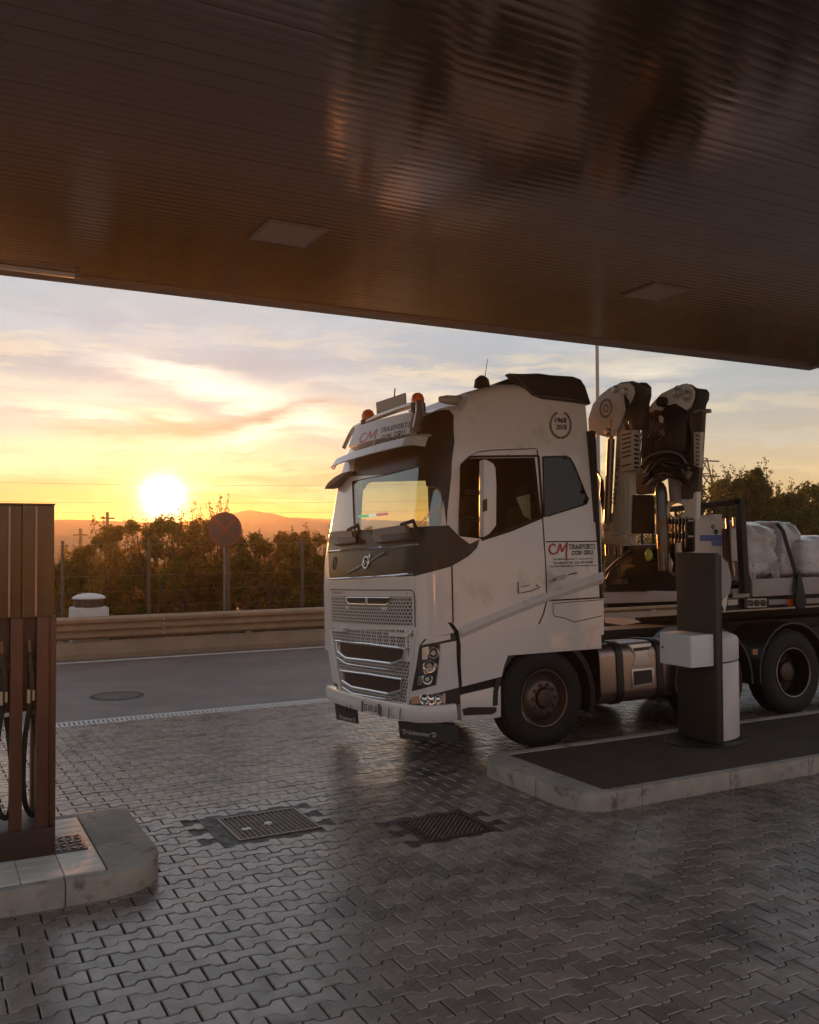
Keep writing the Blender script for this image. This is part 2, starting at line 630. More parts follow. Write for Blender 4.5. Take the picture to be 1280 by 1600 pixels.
# the two cast covers set in the paving
def cover(rect, hole, label, diag):
    cx, cyy = (rect[0] + rect[1]) / 2, (rect[2] + rect[3]) / 2
    t = empty('manhole_cover', (cx, cyy, 0))
    w, h = (rect[1] - rect[0]) / 2, (rect[3] - rect[2]) / 2
    W_, H_ = (hole[1] - hole[0]) / 2, (hole[3] - hole[2]) / 2
    tag(t, label, 'manhole cover', 'covers in the paving')
    b = MB()
    b.box(-W_, -w, -H_, H_, -.03, -.004).box(w, W_, -H_, H_, -.03, -.004).box(-w, w, -H_, -h, -.03, -.004).box(-w, w, h, H_, -.03, -.004)
    b.box(-W_ - .17, W_ + .17, -H_ - .10, H_ + .10, -.04, -.009)
    b.build('collar', mat('oily_collar', (.085, .06, .052), rough=.55, var=.5, vscale=7, bump=.6, bscale=30, rvar=.2), t)
    f = MB()
    e = .022
    f.box(-w, -w + e, -h, h, -.02, .004).box(w - e, w, -h, h, -.02, .004).box(-w + e, w - e, -h, -h + e, -.02, .004).box(-w + e, w - e, h - e, h, -.02, .004)
    f.build('rim', mat('worn_iron', (.20, .16, .14), rough=.4, metal=.8, var=.3, vscale=12) if not diag else M_DARKMETAL, t)
    MB().box(-w + e, w - e, -h + e, h - e, -.02, -.006).build('plate', M_DARKMETAL, t)
    p = MB()
    if diag:
        n = 26
        for i in range(-n, n):
            x0 = i * .042
            pts = []
            for s_ in (-1, 1):
                pts.append((x0 + s_ * h * .8, s_ * (h - .03)))
            (xa, ya), (xb, yb) = pts
            lim = w - .03
            ts = [k / 14 for k in range(15)]
            q = [(xa + (xb - xa) * k, ya + (yb - ya) * k) for k in ts]
            q = [v for v in q if abs(v[0]) < lim]
            if len(q) > 2:
                a_, b_ = Vector((*q[0], 0)), Vector((*q[-1], 0))
                d = (b_ - a_) / 2
                nrm = Vector((-d.y, d.x, 0)).normalized() * .009
                p.obox((a_ + b_) / 2 + Vector((0, 0, -.002)), d, nrm, (0, 0, .005))
        p.build('tread_bars', mat('worn_iron', (.20, .16, .14), rough=.4, metal=.8, var=.3, vscale=12), t)
    else:
        nx, ny = int(2 * w / .037), int(2 * h / .037)
        for i in range(nx - 1):
            for j in range(ny - 1):
                x, y = -w + .04 + i * (2 * w - .08) / (nx - 2), -h + .04 + j * (2 * h - .08) / (ny - 2)
                s = .011
                p.add([(x - s, y - s, -.006), (x + s, y - s, -.006), (x + s, y + s, -.006), (x - s, y + s, -.006), (x - .006, y - .006, .005), (x + .006, y - .006, .005), (x + .006, y + .006, .005), (x - .006, y + .006, .005)],
                      [(4, 5, 6, 7), (0, 1, 5, 4), (1, 2, 6, 5), (2, 3, 7, 6), (3, 0, 4, 7)])
        o = p.build('tread_studs', mat('worn_iron', (.20, .16, .14), rough=.4, metal=.8, var=.3, vscale=12), t)
        MB().lathe([(0, .006), (.03, .006), (.035, -.004)], (0, 0, 0), seg=16).build('lifting_eye', M_STEEL, t)
        MB().box(-w * .72, -w * .5, -h * .3, -h * .15, -.004, .007).build('casting_plate', M_STEEL, t)


cover(COVER1, HOLES[0], 'studded rectangular iron cover in a dark oily collar on the bright paving', False)
cover(COVER2, HOLES[1], 'rectangular cast iron cover with diagonal bars, sunk in the dark paving beside the rounded kerb', True)

# drainage channel along the far edge of the paving
t = empty('drain_channel', (0, Y_DRAIN - .17, Z_ROAD + .008))
tag(t, 'pale slotted drainage channel running along the edge of the road', 'drain')
MB().box(-14, 22, -.165, -.115, -.06, .0).build('edge_strip', mat('pale_edge', (.55, .52, .50), rough=.6, var=.2), t)
MB().box(-14, 22, .115, .165, -.06, .0).build('edge_strip', MATS['pale_edge'], t)
MB().box(-14, 22, -.115, .115, -.10, -.05).build('channel_bed', M_SAND, t)
g = MB()
for i in range(16):
    x = (i + .5) / 16
    g.box(x - .019, x + .019, -.085, .085, -.012, -.002)
g.box(0, .995, -.113, -.085, -.012, -.002).box(0, .995, .085, .113, -.012, -.002)
gm = g.mesh('grating', mat('pale_grating', (.50, .47, .45), rough=.5, metal=.3))
for i in range(-10, 20):
    link('grating', gm, t, (i, 0, 0))

# road
mb = MB()
mb.add([(-260, Y_DRAIN + .0, Z_ROAD), (320, Y_DRAIN, Z_ROAD), (320, 20.6, Z_ROAD), (-260, 20.6, Z_ROAD)], [(0, 1, 2, 3)])
tag(mb.build('road', M_ASPHALT), kind='structure')
LINE_Y = at_z(300, 1024, Z_ROAD).y
mb = MB()
mb.box(-120, 160, LINE_Y - .07, LINE_Y + .07, Z_ROAD + .002, Z_ROAD + .006)
tag(mb.build('edge_marking', M_WHITEP), kind='structure')
c = at_z(183, 1087.5, Z_ROAD)
t = empty('manhole_cover', (c.x, c.y, Z_ROAD))
tag(t, 'round dark manhole cover lying in the asphalt road', 'manhole cover')
MB().lathe([(0, .006), (.33, .006), (.33, -.01)], seg=32).build('plate', M_DARKMETAL, t)
MB().lathe([(.335, .008), (.41, .008), (.42, .0)], seg=32).build('rim', mat('patched_asphalt', (.03, .027, .026), rough=.8), t)
rp = MB()
for k, (x0, x1, y0, y1) in enumerate([(9.5, 16, 14.6, 16.2), (-6, 1.2, 17.2, 18.4)]):
    rp.box(x0, x1, y0, y1, Z_ROAD + .001, Z_ROAD + .004)
tag(rp.build('road_patch', mat('patched_asphalt', (.03, .027, .026), rough=.8)), kind='structure')

# land beyond the road
mb = MB()
nx, ny = 50, 40
ys = [20.6, 22, 24, 27, 31, 37, 45, 55, 70, 90, 120, 160, 210, 270, 340, 420]
xs = [-400 + i * 26 for i in range(49)]
vs = []
for y in ys:
    for x in xs:
        z = Z_ROAD - .03 - 3.0 * min(1, max(0, (y - 30) / 70)) + (mnoise.noise((x * .01, y * .01, 3)) * 1.2 if y > 60 else 0)
        vs.append((x, y, z))
fs = []
for j in range(len(ys) - 1):
    for i in range(len(xs) - 1):
        a = j * len(xs) + i
        fs.append((a, a + 1, a + 1 + len(xs), a + len(xs)))
mb.add(vs, fs)
tag(mb.build('field_ground', mat('field', (.075, .07, .035), rough=.95, var=.5, vscale=.05, col2=(.04, .055, .025)), smooth=60), kind='structure')


def hill(dist, prof, foot, col, seedv, bumps):
    """a ridge running across the view at a distance, with a front and a back slope and a wooded crest"""
    b = MB()
    pxs = list(range(-260, 1900, 6))
    rows = []
    for px in pxs:
        y = prof[-1][1]
        for (xa, ya), (xb, yb) in zip(prof, prof[1:]):
            if xa <= px <= xb:
                k = (px - xa) / (xb - xa)
                k = k * k * (3 - 2 * k)
                y = ya + (yb - ya) * k
        if px < prof[0][0]:
            y = prof[0][1]
        d = ray(px, y)
        d0 = Vector((d.x, d.y, 0)).normalized()
        h = CAMZ + d.z * dist / Vector((d.x, d.y)).length
        n1 = mnoise.fractal((px * .012 + seedv, 0, 0), 1.0, 2.0, 4)
        n2 = abs(mnoise.noise((px * .11 + seedv, 5, 0))) + .5 * abs(mnoise.noise((px * .3 + seedv, 9, 0)))
        h += n1 * bumps * .8 + n2 * bumps
        row = []
        for q, hh in ((.55, foot), (.72, foot + (h - foot) * .38), (.88, foot + (h - foot) * .8), (.975, h - bumps * 1.2), (1.0, h), (1.05, h - bumps), (1.3, foot)):
            row.append((d0.x * dist * q, d0.y * dist * q, hh + (mnoise.noise((px * .05, q * 9, seedv)) * bumps * .6 if .6 < q < .97 else 0)))
        rows.append(row)
    vs = [p for r in rows for p in r]
    n = 7
    fs = [(i * n + k, (i + 1) * n + k, (i + 1) * n + k + 1, i * n + k + 1) for i in range(len(rows) - 1) for k in range(n - 1)]
    b.add(vs, fs)
    tag(b.build('hill', col, smooth=70), kind='structure')


M_HILL = mat('wooded_hill', (.045, .055, .03), rough=.95, var=.5, vscale=.03, col2=(.08, .075, .04))
hill(320, [(-260, 818), (250, 818), (330, 812), (362, 803), (388, 797), (420, 802), (452, 809), (515, 811), (700, 815), (1000, 818), (1900, 816)], -6, M_HILL, 3.0, .3)
hill(210, [(-260, 812), (60, 814), (110, 812), (200, 815), (300, 821), (385, 817), (440, 819), (520, 823), (700, 826), (1000, 826), (1900, 820)], -5, M_HILL, 11.0, .38)
hill(115, [(-260, 832), (120, 838), (300, 838), (420, 840), (520, 843), (1900, 838)], -4.5, M_HILL, 23.0, .3)

# ------------------------------------------------------------------ guardrail
GY = at_z(300, 1021, Z_ROAD).y + .25
t = empty('crash_barrier', (0, GY, Z_ROAD))
tag(t, 'long steel crash barrier on a low concrete wall along the far side of the road', 'guardrail')
GH = CAMZ - Z_ROAD + at_y(300, 957, GY).z - CAMZ
mb = MB()
mb.prism([(-130, -.16, -.1), (-130, -.16, .10), (-130, -.10, .34), (-130, .16, .34), (-130, .16, -.1)], (290, 0, 0))
mb.build('base_wall', mat('glare_tinted_wall', (.32, .22, .15), rough=.85, var=.35, vscale=2), t)  # warm glare veil put into the wall colour
prof = [(0.0, .40), (-.05, .42), (-.085, .45), (-.085, .50), (-.03, .54), (-.03, .56), (-.085, .60), (-.085, .65), (-.03, .69), (-.03, .71), (-.085, .75), (-.085, GH - .05), (-.05, GH - .01), (0.03, GH), (.10, GH), (.10, GH - .012)]
rm = MB()
n = len(prof)
rv = [(x, y, z) for x in (0, 4.02) for y, z in prof]
rm.add(rv, [(i, i + 1, n + i + 1, n + i) for i in range(n - 1)])
rail_me = rm.mesh('rail', mat('glare_tinted_rail', (.36, .23, .14), rough=.55, metal=.3, var=.3, vscale=3), smooth=25)  # orange of the glare veil put into the rail colour
pm = MB().box(-.05, .05, .0, .10, .30, GH - .05).mesh('post', M_STEEL)
bm_ = MB()
for k in range(4):
    bm_.lathe([(0, -.015), (.018, -.012), (.022, 0)], (0, -.09, .47 + .10 * k), 'y', 8)
bolt_me = bm_.mesh('bolt', M_STEEL)
for i in range(-6, 14):
    link('rail', rail_me, t, (i * 4 + .6, -.06 - .004 * (i % 2), 0))
    link('post', pm, t, (i * 4 + 2.6, 0, 0))
    link('bolt', bolt_me, t, (i * 4 + .66, -.06, 0))

# capped vent behind the barrier
c = at_y(139, 945, GY + .55)
t = empty('vent_cowl', (c.x, c.y, Z_ROAD))
tag(t, 'mushroom shaped vent with a pale domed cap standing behind the crash barrier', 'vent')
k = (GY + .5) / FOC
hz = lambda py: at_y(139, py, GY + .55).z - Z_ROAD
MB().box(-.37, .37, -.3, .3, 0, hz(948)).build('base', mat('pale_vent', (.60, .57, .54), rough=.6, var=.15), t, bevel=.05)
MB().lathe([(.30, hz(948)), (.30, hz(936))], seg=24).build('neck', M_BLACK, t)
r_ = .345
MB().lathe([(0, hz(926.5)), (.12, hz(927.2)), (.24, hz(929)), (.31, hz(931.3)), (r_, hz(934)), (r_ - .01, hz(935.5)), (.28, hz(935.5))], seg=32).build('cap', MATS['pale_vent'], t, smooth=50)

# no-stopping sign
SY = GY + .7
c = at_y(352, 827, SY)
rad = 27 / FOC * ((c - CAM).dot(Fw))
t = empty('road_sign', (c.x, c.y, Z_ROAD))
tag(t, 'round no stopping sign with a red cross on blue, rising above the hedge', 'road sign')
sz = c.z - Z_ROAD
MB().lathe([(0, 0), (rad * .98, 0), (rad, .008), (rad * .98, .022), (0, .022)], (0, 0, sz), 'y', 40).build('disc', mat('sign_blue', (.03, .03, .05), rough=.45), t, smooth=40)  # sign colours darkened to carry the shade of its backlit face
MB().lathe([(rad * .84, -.004), (rad * .985, -.004)], (0, 0, sz), 'y', 40).build('red_rim', mat('sign_red', (.12, .02, .015), rough=.45), t)
xb = MB()
for s in (-1, 1):
    d = Vector((1, 0, s)).normalized()
    xb.obox((0, -.004 - .001 * (s > 0), sz), d * rad * .86, Vector((0, .0008, 0)), Vector((-d.z, 0, d.x)) * rad * .085)
xb.build('red_cross', MATS['sign_red'], t)
MB().tube([(0, .05, 0), (0, .05, sz + rad * .8)], .03, 12).build('post', mat('dull_post', (.14, .12, .11), rough=.6), t)
MB().box(-.18, .18, .022, .05, sz + .12, sz + .16).box(-.18, .18, .022, .05, sz - .16, sz - .12).build('bracket', M_STEEL, t)

# wire fence among the bushes
FY = GY + 1.3
x0 = at_y(98, 850, FY).x
dxp = (at_y(472, 850, FY).x - x0) / 3
t = empty('wire_fence', (0, FY, Z_ROAD))
tag(t, 'wire fence on thin concrete posts half buried in the hedge', 'fence')
fh = at_y(472, 843, FY).z - Z_ROAD
pm = MB().box(-.035, .035, -.035, .035, -.1, fh).mesh('post', mat('fence_post', (.10, .075, .055), rough=.9, var=.2), bevel=.01)
for i in range(-8, 24):
    link('post', pm, t, (x0 + i * dxp, 0, 0))
wv = MB()
for z in (.25, .6, .95, 1.3, 1.65, fh - .08):
    wv.tube([(x0 - 8 * dxp, -.055, z), (x0 + 23 * dxp, -.055, z)], .0015, 4)
wv.build('wires', M_STEEL, t)

# lamp post behind the crane, its head above the canopy
PYL = 21.4
c = at_y(933.5, 600, PYL)
t = empty('lamp_post', (c.x, PYL, Z_ROAD))
tag(t, 'tall plain lamp post rising behind the crane to above the canopy edge', 'lamp post')
MB().tube([(0, 0, 0), (0, 0, 3), (0, 0, 8.3)], [.10, .065, .05], 14).build('pole', mat('pole_paint', (.30, .30, .31), rough=.5, metal=.4), t, smooth=40)
MB().tube([(0, 0, 8.2), (0, -.5, 8.5), (0, -1.2, 8.6)], .03, 8).box(-.12, .12, -1.8, -1.1, 8.54, 8.66).build('lamp_head', MATS['pole_paint'], t)

# lattice pylon far off and its wires
PD = 85.0
c0 = at_depth(1097, 800, PD)
tp = empty('pylon', (c0.x, c0.y, -3.5))
tag(tp, 'steel lattice pylon far away between the crane and the trees', 'pylon')
ztop = at_depth(1097, 716, PD).z + 3.5
pl = MB()
def leg(z):
    return 1.7 * (1 - z / ztop) + .35
N = 9
for i in range(N):
    za, zb = ztop * i / N, ztop * (i + 1) / N
    a, b = leg(za), leg(zb)
    ca = [(-a, -a, za), (a, -a, za), (a, a, za), (-a, a, za)]
    cb = [(-b, -b, zb), (b, -b, zb), (b, b, zb), (-b, b, zb)]
    for k in range(4):
        k2 = (k + 1) % 4
        pl.tube([ca[k], cb[k]], .07, 4).tube([ca[k], cb[k2]], .045, 4).tube([ca[k2], cb[k]], .045, 4).tube([cb[k], cb[k2]], .045, 4)
pl.build('tower', mat('pylon_steel', (.12, .11, .10), rough=.6), tp)
ax = MB()
for z in (ztop - .2, ztop - 1.6):
    ax.tube([(-2.2, 0, z), (2.2, 0, z)], .09, 4)
ax.build('cross_arm', MATS['pylon_steel'], tp)
t = empty('power_line', (0, 0, 0))
tag(t, 'faint overhead power lines crossing the sunset sky on the left', 'power line')
wires = MB()
for (ya, yb, dd) in [(741, 747, 90), (773, 770, 90), (789, 785, 90)]:
    a, b = at_depth(-350, ya, dd), at_depth(1100, yb - 3, dd)
    pts = [a.lerp(b, k / 24) - Vector((0, 0, 1.0 * 4 * (k / 24) * (1 - k / 24))) for k in range(25)]
    wires.tube(pts, .014, 4)
wires.build('wires', M_BLACK, t)
for px, ytop in ((168, 800), (126, 826)):
    c = at_depth(px, ytop, 60)
    t = empty('utility_pole', (c.x, c.y, -1.8))
    tag(t, 'thin wooden utility pole standing beyond the hedge, the %s of the pair' % ('taller' if px == 168 else 'shorter'), 'utility pole', 'utility poles beyond the hedge')
    MB().tube([(0, 0, 0), (0, 0, c.z + 1.8)], [.13, .10], 8).build('pole', mat('old_wood', (.10, .075, .055), rough=.9), t)
    MB().box(-.45, .45, -.05, .05, c.z + 1.35, c.z + 1.45).build('crossbar', MATS['old_wood'], t)

# ------------------------------------------------------------------ bushes and trees
def leaf_mat(name, c1, c2):
    mt = bpy.data.materials.new(name)
    mt.use_nodes = True
    tr = mt.node_tree
    tr.nodes.clear()
    n = NT(tr)
    g = tr.nodes.new('ShaderNodeNewGeometry')
    c = n.mix(g.outputs['Random Per Island'], c1, c2)
    d = tr.nodes.new('ShaderNodeBsdfDiffuse')
    n.l.new(c, d.inputs[0])
    tl = tr.nodes.new('ShaderNodeBsdfTranslucent')
    n.l.new(n.mix(1.0, c, (1.9, 1.4, .55), 'MULTIPLY'), tl.inputs[0])
    mx = tr.nodes.new('ShaderNodeMixShader')
    mx.inputs[0].default_value = .55
    n.l.new(d.outputs[0], mx.inputs[1])
    n.l.new(tl.outputs[0], mx.inputs[2])
    o = tr.nodes.new('ShaderNodeOutputMaterial')
    n.l.new(mx.outputs[0], o.inputs[0])
    MATS[name] = mt
    return mt


LEAF_A = leaf_mat('leaf_glare_olive', (.095, .080, .018), (.19, .14, .035))  # orange glare over the hedge put into these leaf colours
LEAF_B = leaf_mat('leaf_green', (.030, .052, .020), (.075, .095, .035))
LEAF_C = leaf_mat('leaf_moss', (.06, .07, .016), (.13, .13, .03))
BARK = mat('bark', (.075, .055, .04), rough=.95)


def bush(x, y, h, rx, ry, seed, label, nleaf=2600, lsz=.085, shoots=10, lm=None, cat='bush', name='bush', group=None, gap=.35, z0=None, bare=0, nclump=26):
    rg = random.Random(seed)
    z0 = Z_ROAD - .05 if z0 is None else z0
    t = empty(name, (x, y, z0))
    tag(t, label, cat, group)
    stems = MB()
    for k in range(4):
        a = rg.uniform(0, 6.28)
        stems.tube([(rg.uniform(-.1, .1), rg.uniform(-.1, .1), 0), (math.cos(a) * rx * .25, math.sin(a) * ry * .25, h * .45), (math.cos(a) * rx * .45, math.sin(a) * ry * .45, h * .8)], [.035, .025, .01], 5)
    vs, fs = [], []

    def leaf(p, s, d=None):
        a = Vector((rg.gauss(0, 1), rg.gauss(0, 1), rg.gauss(0, .8))).normalized()
        b = a.cross(Vector((rg.gauss(0, 1), rg.gauss(0, 1), rg.gauss(0, 1)))).normalized()
        i = len(vs)
        a, b = a * s, b * s * .48
        vs.extend([p - a, p + b * .9 - a * .1, p + a, p - b * .9 + a * .1])
        fs.append((i, i + 1, i + 2, i + 3))
    clumps = []
    for k in range(nclump):
        a = rg.uniform(0, 6.28)
        q = rg.random() ** .5
        zz = rg.uniform(.10, .90)
        rr = q * (1.0 - max(0, zz - .5) * .9)
        clumps.append((Vector((math.cos(a) * rr * rx, math.sin(a) * rr * ry, zz * h)), rg.uniform(.18, .34) * min(rx, h) * (1 if rg.random() > gap else .7)))
    for k in range(nleaf):
        c, r = rg.choice(clumps)
        dv = Vector((rg.gauss(0, 1), rg.gauss(0, 1), rg.gauss(0, 1))).normalized() * r * rg.random() ** .4
        p = c + dv
        if p.z < .03:
            p.z = abs(p.z) + .03
        leaf(p, lsz * rg.uniform(.55, 1.2))
    for k in range(shoots):
        a = rg.uniform(0, 6.28)
        q = rg.random() ** .5 * .8
        b0 = Vector((math.cos(a) * q * rx, math.sin(a) * q * ry, h * rg.uniform(.55, .75)))
        ln = h * rg.choice((.12, .16, .20, .24, .30))
        tip = b0 + Vector((rg.uniform(-.25, .25) * ln, rg.uniform(-.25, .25) * ln, ln))
        mid = b0.lerp(tip, .5) + Vector((rg.uniform(-.06, .06), rg.uniform(-.06, .06), 0))
        stems.tube([b0, mid, tip], [.012, .009, .005], 4)
        nl = int(ln / .022)
        for q_ in range(nl):
            if rg.random() < bare:
                continue
            u = q_ / max(nl, 1)
            p = (b0.lerp(mid, u * 2) if u < .5 else mid.lerp(tip, u * 2 - 1))
            w = lsz * 1.05 * (1.25 - u * .6)
            leaf(p + Vector((rg.gauss(0, 1), rg.gauss(0, 1), rg.gauss(0, .6))).normalized() * w * rg.uniform(.3, 1.5), w * rg.uniform(.5, .9))
    me = bpy.data.meshes.new('foliage')
    me.from_pydata([tuple(v) for v in vs], [], fs)
    me.materials.append(lm or LEAF_A)
    link('crown', me, t)
    stems.build('trunk' if cat == 'tree' else 'stems', BARK, t)
    return t


# (pixel column, pixel row of the top, depth Y, half width, what tells it apart)
row = [
    (100, 872, 23.2, .75, 'low thin bush at the left end of the hedge beside the fuel dispenser'),
    (150, 850, 22.7, .8, 'olive bush in the hedge above the mushroom vent'),
    (196, 828, 23.6, .9, 'bush in the hedge in front of the pale utility pole'),
    (240, 822, 22.6, .85, 'bush straight under the low sun'),
    (292, 815, 23.4, .9, 'bush between the sun and the round sign'),
    (336, 797, 24.3, .8, 'tallest bush of the hedge, rising behind the round sign'),
    (388, 842, 22.9, .8, 'bush just past the round sign'),
    (428, 846, 22.4, .7, 'spiky low bush in front of the misty hills'),
    (462, 842, 23.4, .75, 'spiky bush beside the fence post in front of the misty hills'),
    (500, 840, 22.8, .8, 'bush at the end of the hedge, against the truck windscreen'),
]
G_H = 'bushes along the far verge'
for k, (px, py, Y, hw, lab) in enumerate(row):
    c = at_y(px, py, Y)
    bush(c.x, Y, (c.z - Z_ROAD + .05) * 1.14, hw, .8, 40 + k, lab, lsz=(.085, .065, .10, .075)[k % 4], nleaf=(3600, 5200, 2900, 4200)[k % 4], group=G_H, shoots=16, lm=LEAF_A if k % 3 else LEAF_C)
# fillers between, hidden low growth
c = at_y(300, 900, 24.6)
u = bush(c.x, 24.6, 2.0, 5.6, .6, 80, None, nleaf=34000, shoots=50, lm=LEAF_A, cat=None, name='undergrowth', nclump=170)
u['kind'] = 'stuff'
u = bush(-4.6, 23.6, 2.1, 6.2, .8, 81, None, nleaf=22000, shoots=50, lm=LEAF_A, cat=None, name='undergrowth', nclump=170)
u['kind'] = 'stuff'
u = bush(36, 26, 3.2, 6, 1.2, 82, None, nleaf=20000, lsz=.12, shoots=50, lm=LEAF_B, cat=None, name='undergrowth', nclump=150)
u['kind'] = 'stuff'
trees = [
    (1112, 752, 24.5, 1.2, 'bushy tree with a dead forked branch beside the lattice pylon'),
    (1150, 745, 25.0, 1.3, 'leafy tree above the black load frame'),
    (1172, 733, 24.2, .9, 'slender tree with one tall spike, highest above the wrapped load'),
    (1200, 757, 24.8, 1.3, 'rounded tree between the tall spike and the right edge'),
    (1238, 768, 24.1, 1.2, 'loose tree with many gaps, above the second wrapped load'),
    (1268, 758, 25.2, 1.3, 'tree with ragged upright tips at the right edge of the photo'),
    (1310, 770, 24.6, 1.4, 'tree cut off by the right edge of the photo'),
]
for k, (px, py, Y, hw, lab) in enumerate(trees):
    c = at_y(px, py, Y)
    bush(c.x, Y, (c.z - Z_ROAD + .05) * 1.08, hw * 1.15, 1.1, 120 + k, lab, nleaf=6500, lsz=.11, shoots=26, nclump=40, lm=LEAF_B, cat='tree', name='tree', group='trees behind the loaded truck bed', bare=.25)
a_, c = at_y(620, 830, 26), at_y(1180, 830, 26)
u = bush((a_.x + c.x) / 2, 26, 2.5, (c.x - a_.x) / 2, .9, 160, None, nleaf=24000, lsz=.10, shoots=60, lm=LEAF_B, cat=None, name='undergrowth', nclump=200)
u['kind'] = 'stuff'
# grass of the verge
gv, gf = [], []
rg = random.Random(9)
for k in range(14000):
    x, y = rg.uniform(-6, 34), rg.uniform(GY + .2, 24)
    h = rg.uniform(.12, .45)
    a = rg.uniform(0, 3.14)
    i = len(gv)
    w = .012
    gv += [(x - w * math.cos(a), y - w * math.sin(a), Z_ROAD - .05), (x + w * math.cos(a), y + w * math.sin(a), Z_ROAD - .05), (x + rg.uniform(-.1, .1), y + rg.uniform(-.1, .1), Z_ROAD - .05 + h)]
    gf.append((i, i + 1, i + 2))
me = bpy.data.meshes.new('verge_grass')
me.from_pydata(gv, [], gf)
me.materials.append(leaf_mat('grass_blade', (.06, .07, .02), (.12, .10, .04)))
tag(link('verge_grass', me), 'tall grass growing between the crash barrier and the hedge', 'grass', kind='stuff')

# ------------------------------------------------------------------ canopy
CH, CY1, CX1, CX0, CY0 = 5.1, 10.97, 13.7, -2.6, 2.7
t = empty('canopy', (0, 0, CH))
tag(t, 'dark slatted ceiling of the filling station canopy overhead', 'canopy')
M_SLAT = mat('slat_enamel', (.28, .205, .175), rough=.13, metal=.8, var=.15, vscale=.8, rvar=.05)
M_FASC = mat('fascia_metal', (.26, .235, .22), rough=.35, metal=.5, var=.15, vscale=1)
TR = .27
sl = MB()
arc = [(-.0496, .008), (-.0488, .0), (-.022, -.0006), (0, -.0008), (.022, -.0006), (.0488, .0), (.0496, .008)]
X0, X1 = CX0 + .02, CX1 - TR
vs = [(x, a, b) for x in (X0, X1) for a, b in arc]
sl.add(vs, [(i, i + 1, 7 + i + 1, 7 + i) for i in range(6)])
slat_me = sl.mesh('slat', M_SLAT, smooth=30)
y = CY1 - TR - .05
i = 0
rs = random.Random(2)
while y > CY0:
    o = link('slat', slat_me, t, (0, y, rs.uniform(-.0012, .0012)))
    o.rotation_euler.x = rs.gauss(0, .0022)
    y -= .10
    i += 1
MB().box(CX0, CX1 - TR + .02, CY0, CY1 - TR + .02, .03, .5).build('roof_deck', M_BLACK, t)
f = MB()
f.prism([(CX0, CY1 - TR, -.005), (CX0, CY1 - TR, -.03), (CX0, CY1 - TR + .035, -.03), (CX0, CY1 - TR + .045, -.012), (CX0, CY1 - .01, -.03), (CX0, CY1, -.02), (CX0, CY1, .75), (CX0, CY1 - TR, .75)], (CX1 - CX0, 0, 0))
f.build('front_fascia', M_FASC, t)
f = MB()
f.prism([(CX1 - TR, CY0, -.004), (CX1 - TR, CY0, -.028), (CX1 - .012, CY0, -.028), (CX1 - .002, CY0, -.02), (CX1 - .002, CY0, .748), (CX1 - TR, CY0, .748)], (0, CY1 - TR - .001 - CY0, 0))
f.build('side_fascia', M_FASC, t)


def downlight(cx, cyy, sx, label):
    q = empty('ceiling_light', (cx, cyy, CH))
    tag(q, label, 'ceiling light', 'square lights in the canopy')
    MB().box(-sx, sx, -sx, -sx + .03, -.022, .0).box(-sx, sx, sx - .03, sx, -.022, .0).box(-sx, -sx + .03, -sx + .03, sx - .03, -.022, .0).box(sx - .03, sx, -sx + .03, sx - .03, -.022, .0).build('frame', mat('lamp_frame', (.30, .26, .24), rough=.5), q)
    MB().box(-sx + .03, sx - .03, -sx + .03, sx - .03, -.018, .0).build('diffuser', mat('lamp_diffuser', (.36, .31, .28), rough=.35), q)


c = at_z(450, 364, CH)
downlight(c.x, c.y, .29, 'square unlit ceiling light on the bright left part of the canopy, above the windscreen')
c = at_z(1025, 456, CH)
downlight(c.x, c.y, .29, 'square unlit ceiling light near the canopy edge, above the crane')
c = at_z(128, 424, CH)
q = empty('sky_reflection_bar', (c.x, CY1 - TR - .02, CH))  # added pale bar standing for the sky reflected in the edge trim
tag(q, 'long pale bar added for the sky reflection along the inner canopy edge at the left', 'reflection bar')
MB().box(-5, 0, -.10, -.02, -.05, -.004).build('housing', mat('reflection_pale', (.80, .78, .74), rough=.4), q, bevel=.02)
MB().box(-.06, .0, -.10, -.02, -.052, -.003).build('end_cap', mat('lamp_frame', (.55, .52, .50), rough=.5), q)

# ------------------------------------------------------------------ unseen station shop behind the viewpoint, added to bounce sunset light onto the truck
t = empty('unseen_shop', (7, -8.5, 0))
tag(t, 'low pale plastered filling station shop with wide windows, added unseen behind the viewpoint', 'shop building')
M_PLAST = mat('pale_plaster', (.70, .66, .60), rough=.9, var=.1, vscale=2)
wl_ = MB()
wl_.box(-10, 10, -6, -.2, 0, 3.7).box(-10, -7.2, -.2, 0, 0, 3.7).box(7.2, 10, -.2, 0, 0, 3.7).box(-7.2, 7.2, -.2, 0, 2.7, 3.7).box(-7.2, -1.2, -.2, 0, 0, .8).box(1.2, 7.2, -.2, 0, 0, .8)
wl_.build('wall', M_PLAST, t)
for k in range(2):
    for i in range(3):
        x = (-7.2 if k == 0 else 1.2) + i * 2.0
        w_ = MB().box(x, x + .06, -.12, -.02, .8, 2.7).box(x + 1.94, x + 2.0, -.12, -.02, .8, 2.7).box(x + .06, x + 1.94, -.12, -.02, .8, .86).box(x + .06, x + 1.94, -.12, -.02, 2.64, 2.7).build('window', M_STEEL, t)
        MB().box(x + .06, x + 1.94, -.08, -.06, .86, 2.64).build('pane', mat('shop_glass', (.03, .03, .032), rough=.05, spec=.8), w_)
d_ = MB().box(-1.2, 1.2, -.10, -.05, .0, 2.7).build('door', MATS['shop_glass'], t)
MB().box(-.03, .03, -.12, -.03, .02, 2.68).build('door_frame', M_STEEL, d_)
MB().box(-10.3, 10.3, -6.3, .35, 3.7, 4.0).build('roof', M_CONC, t)

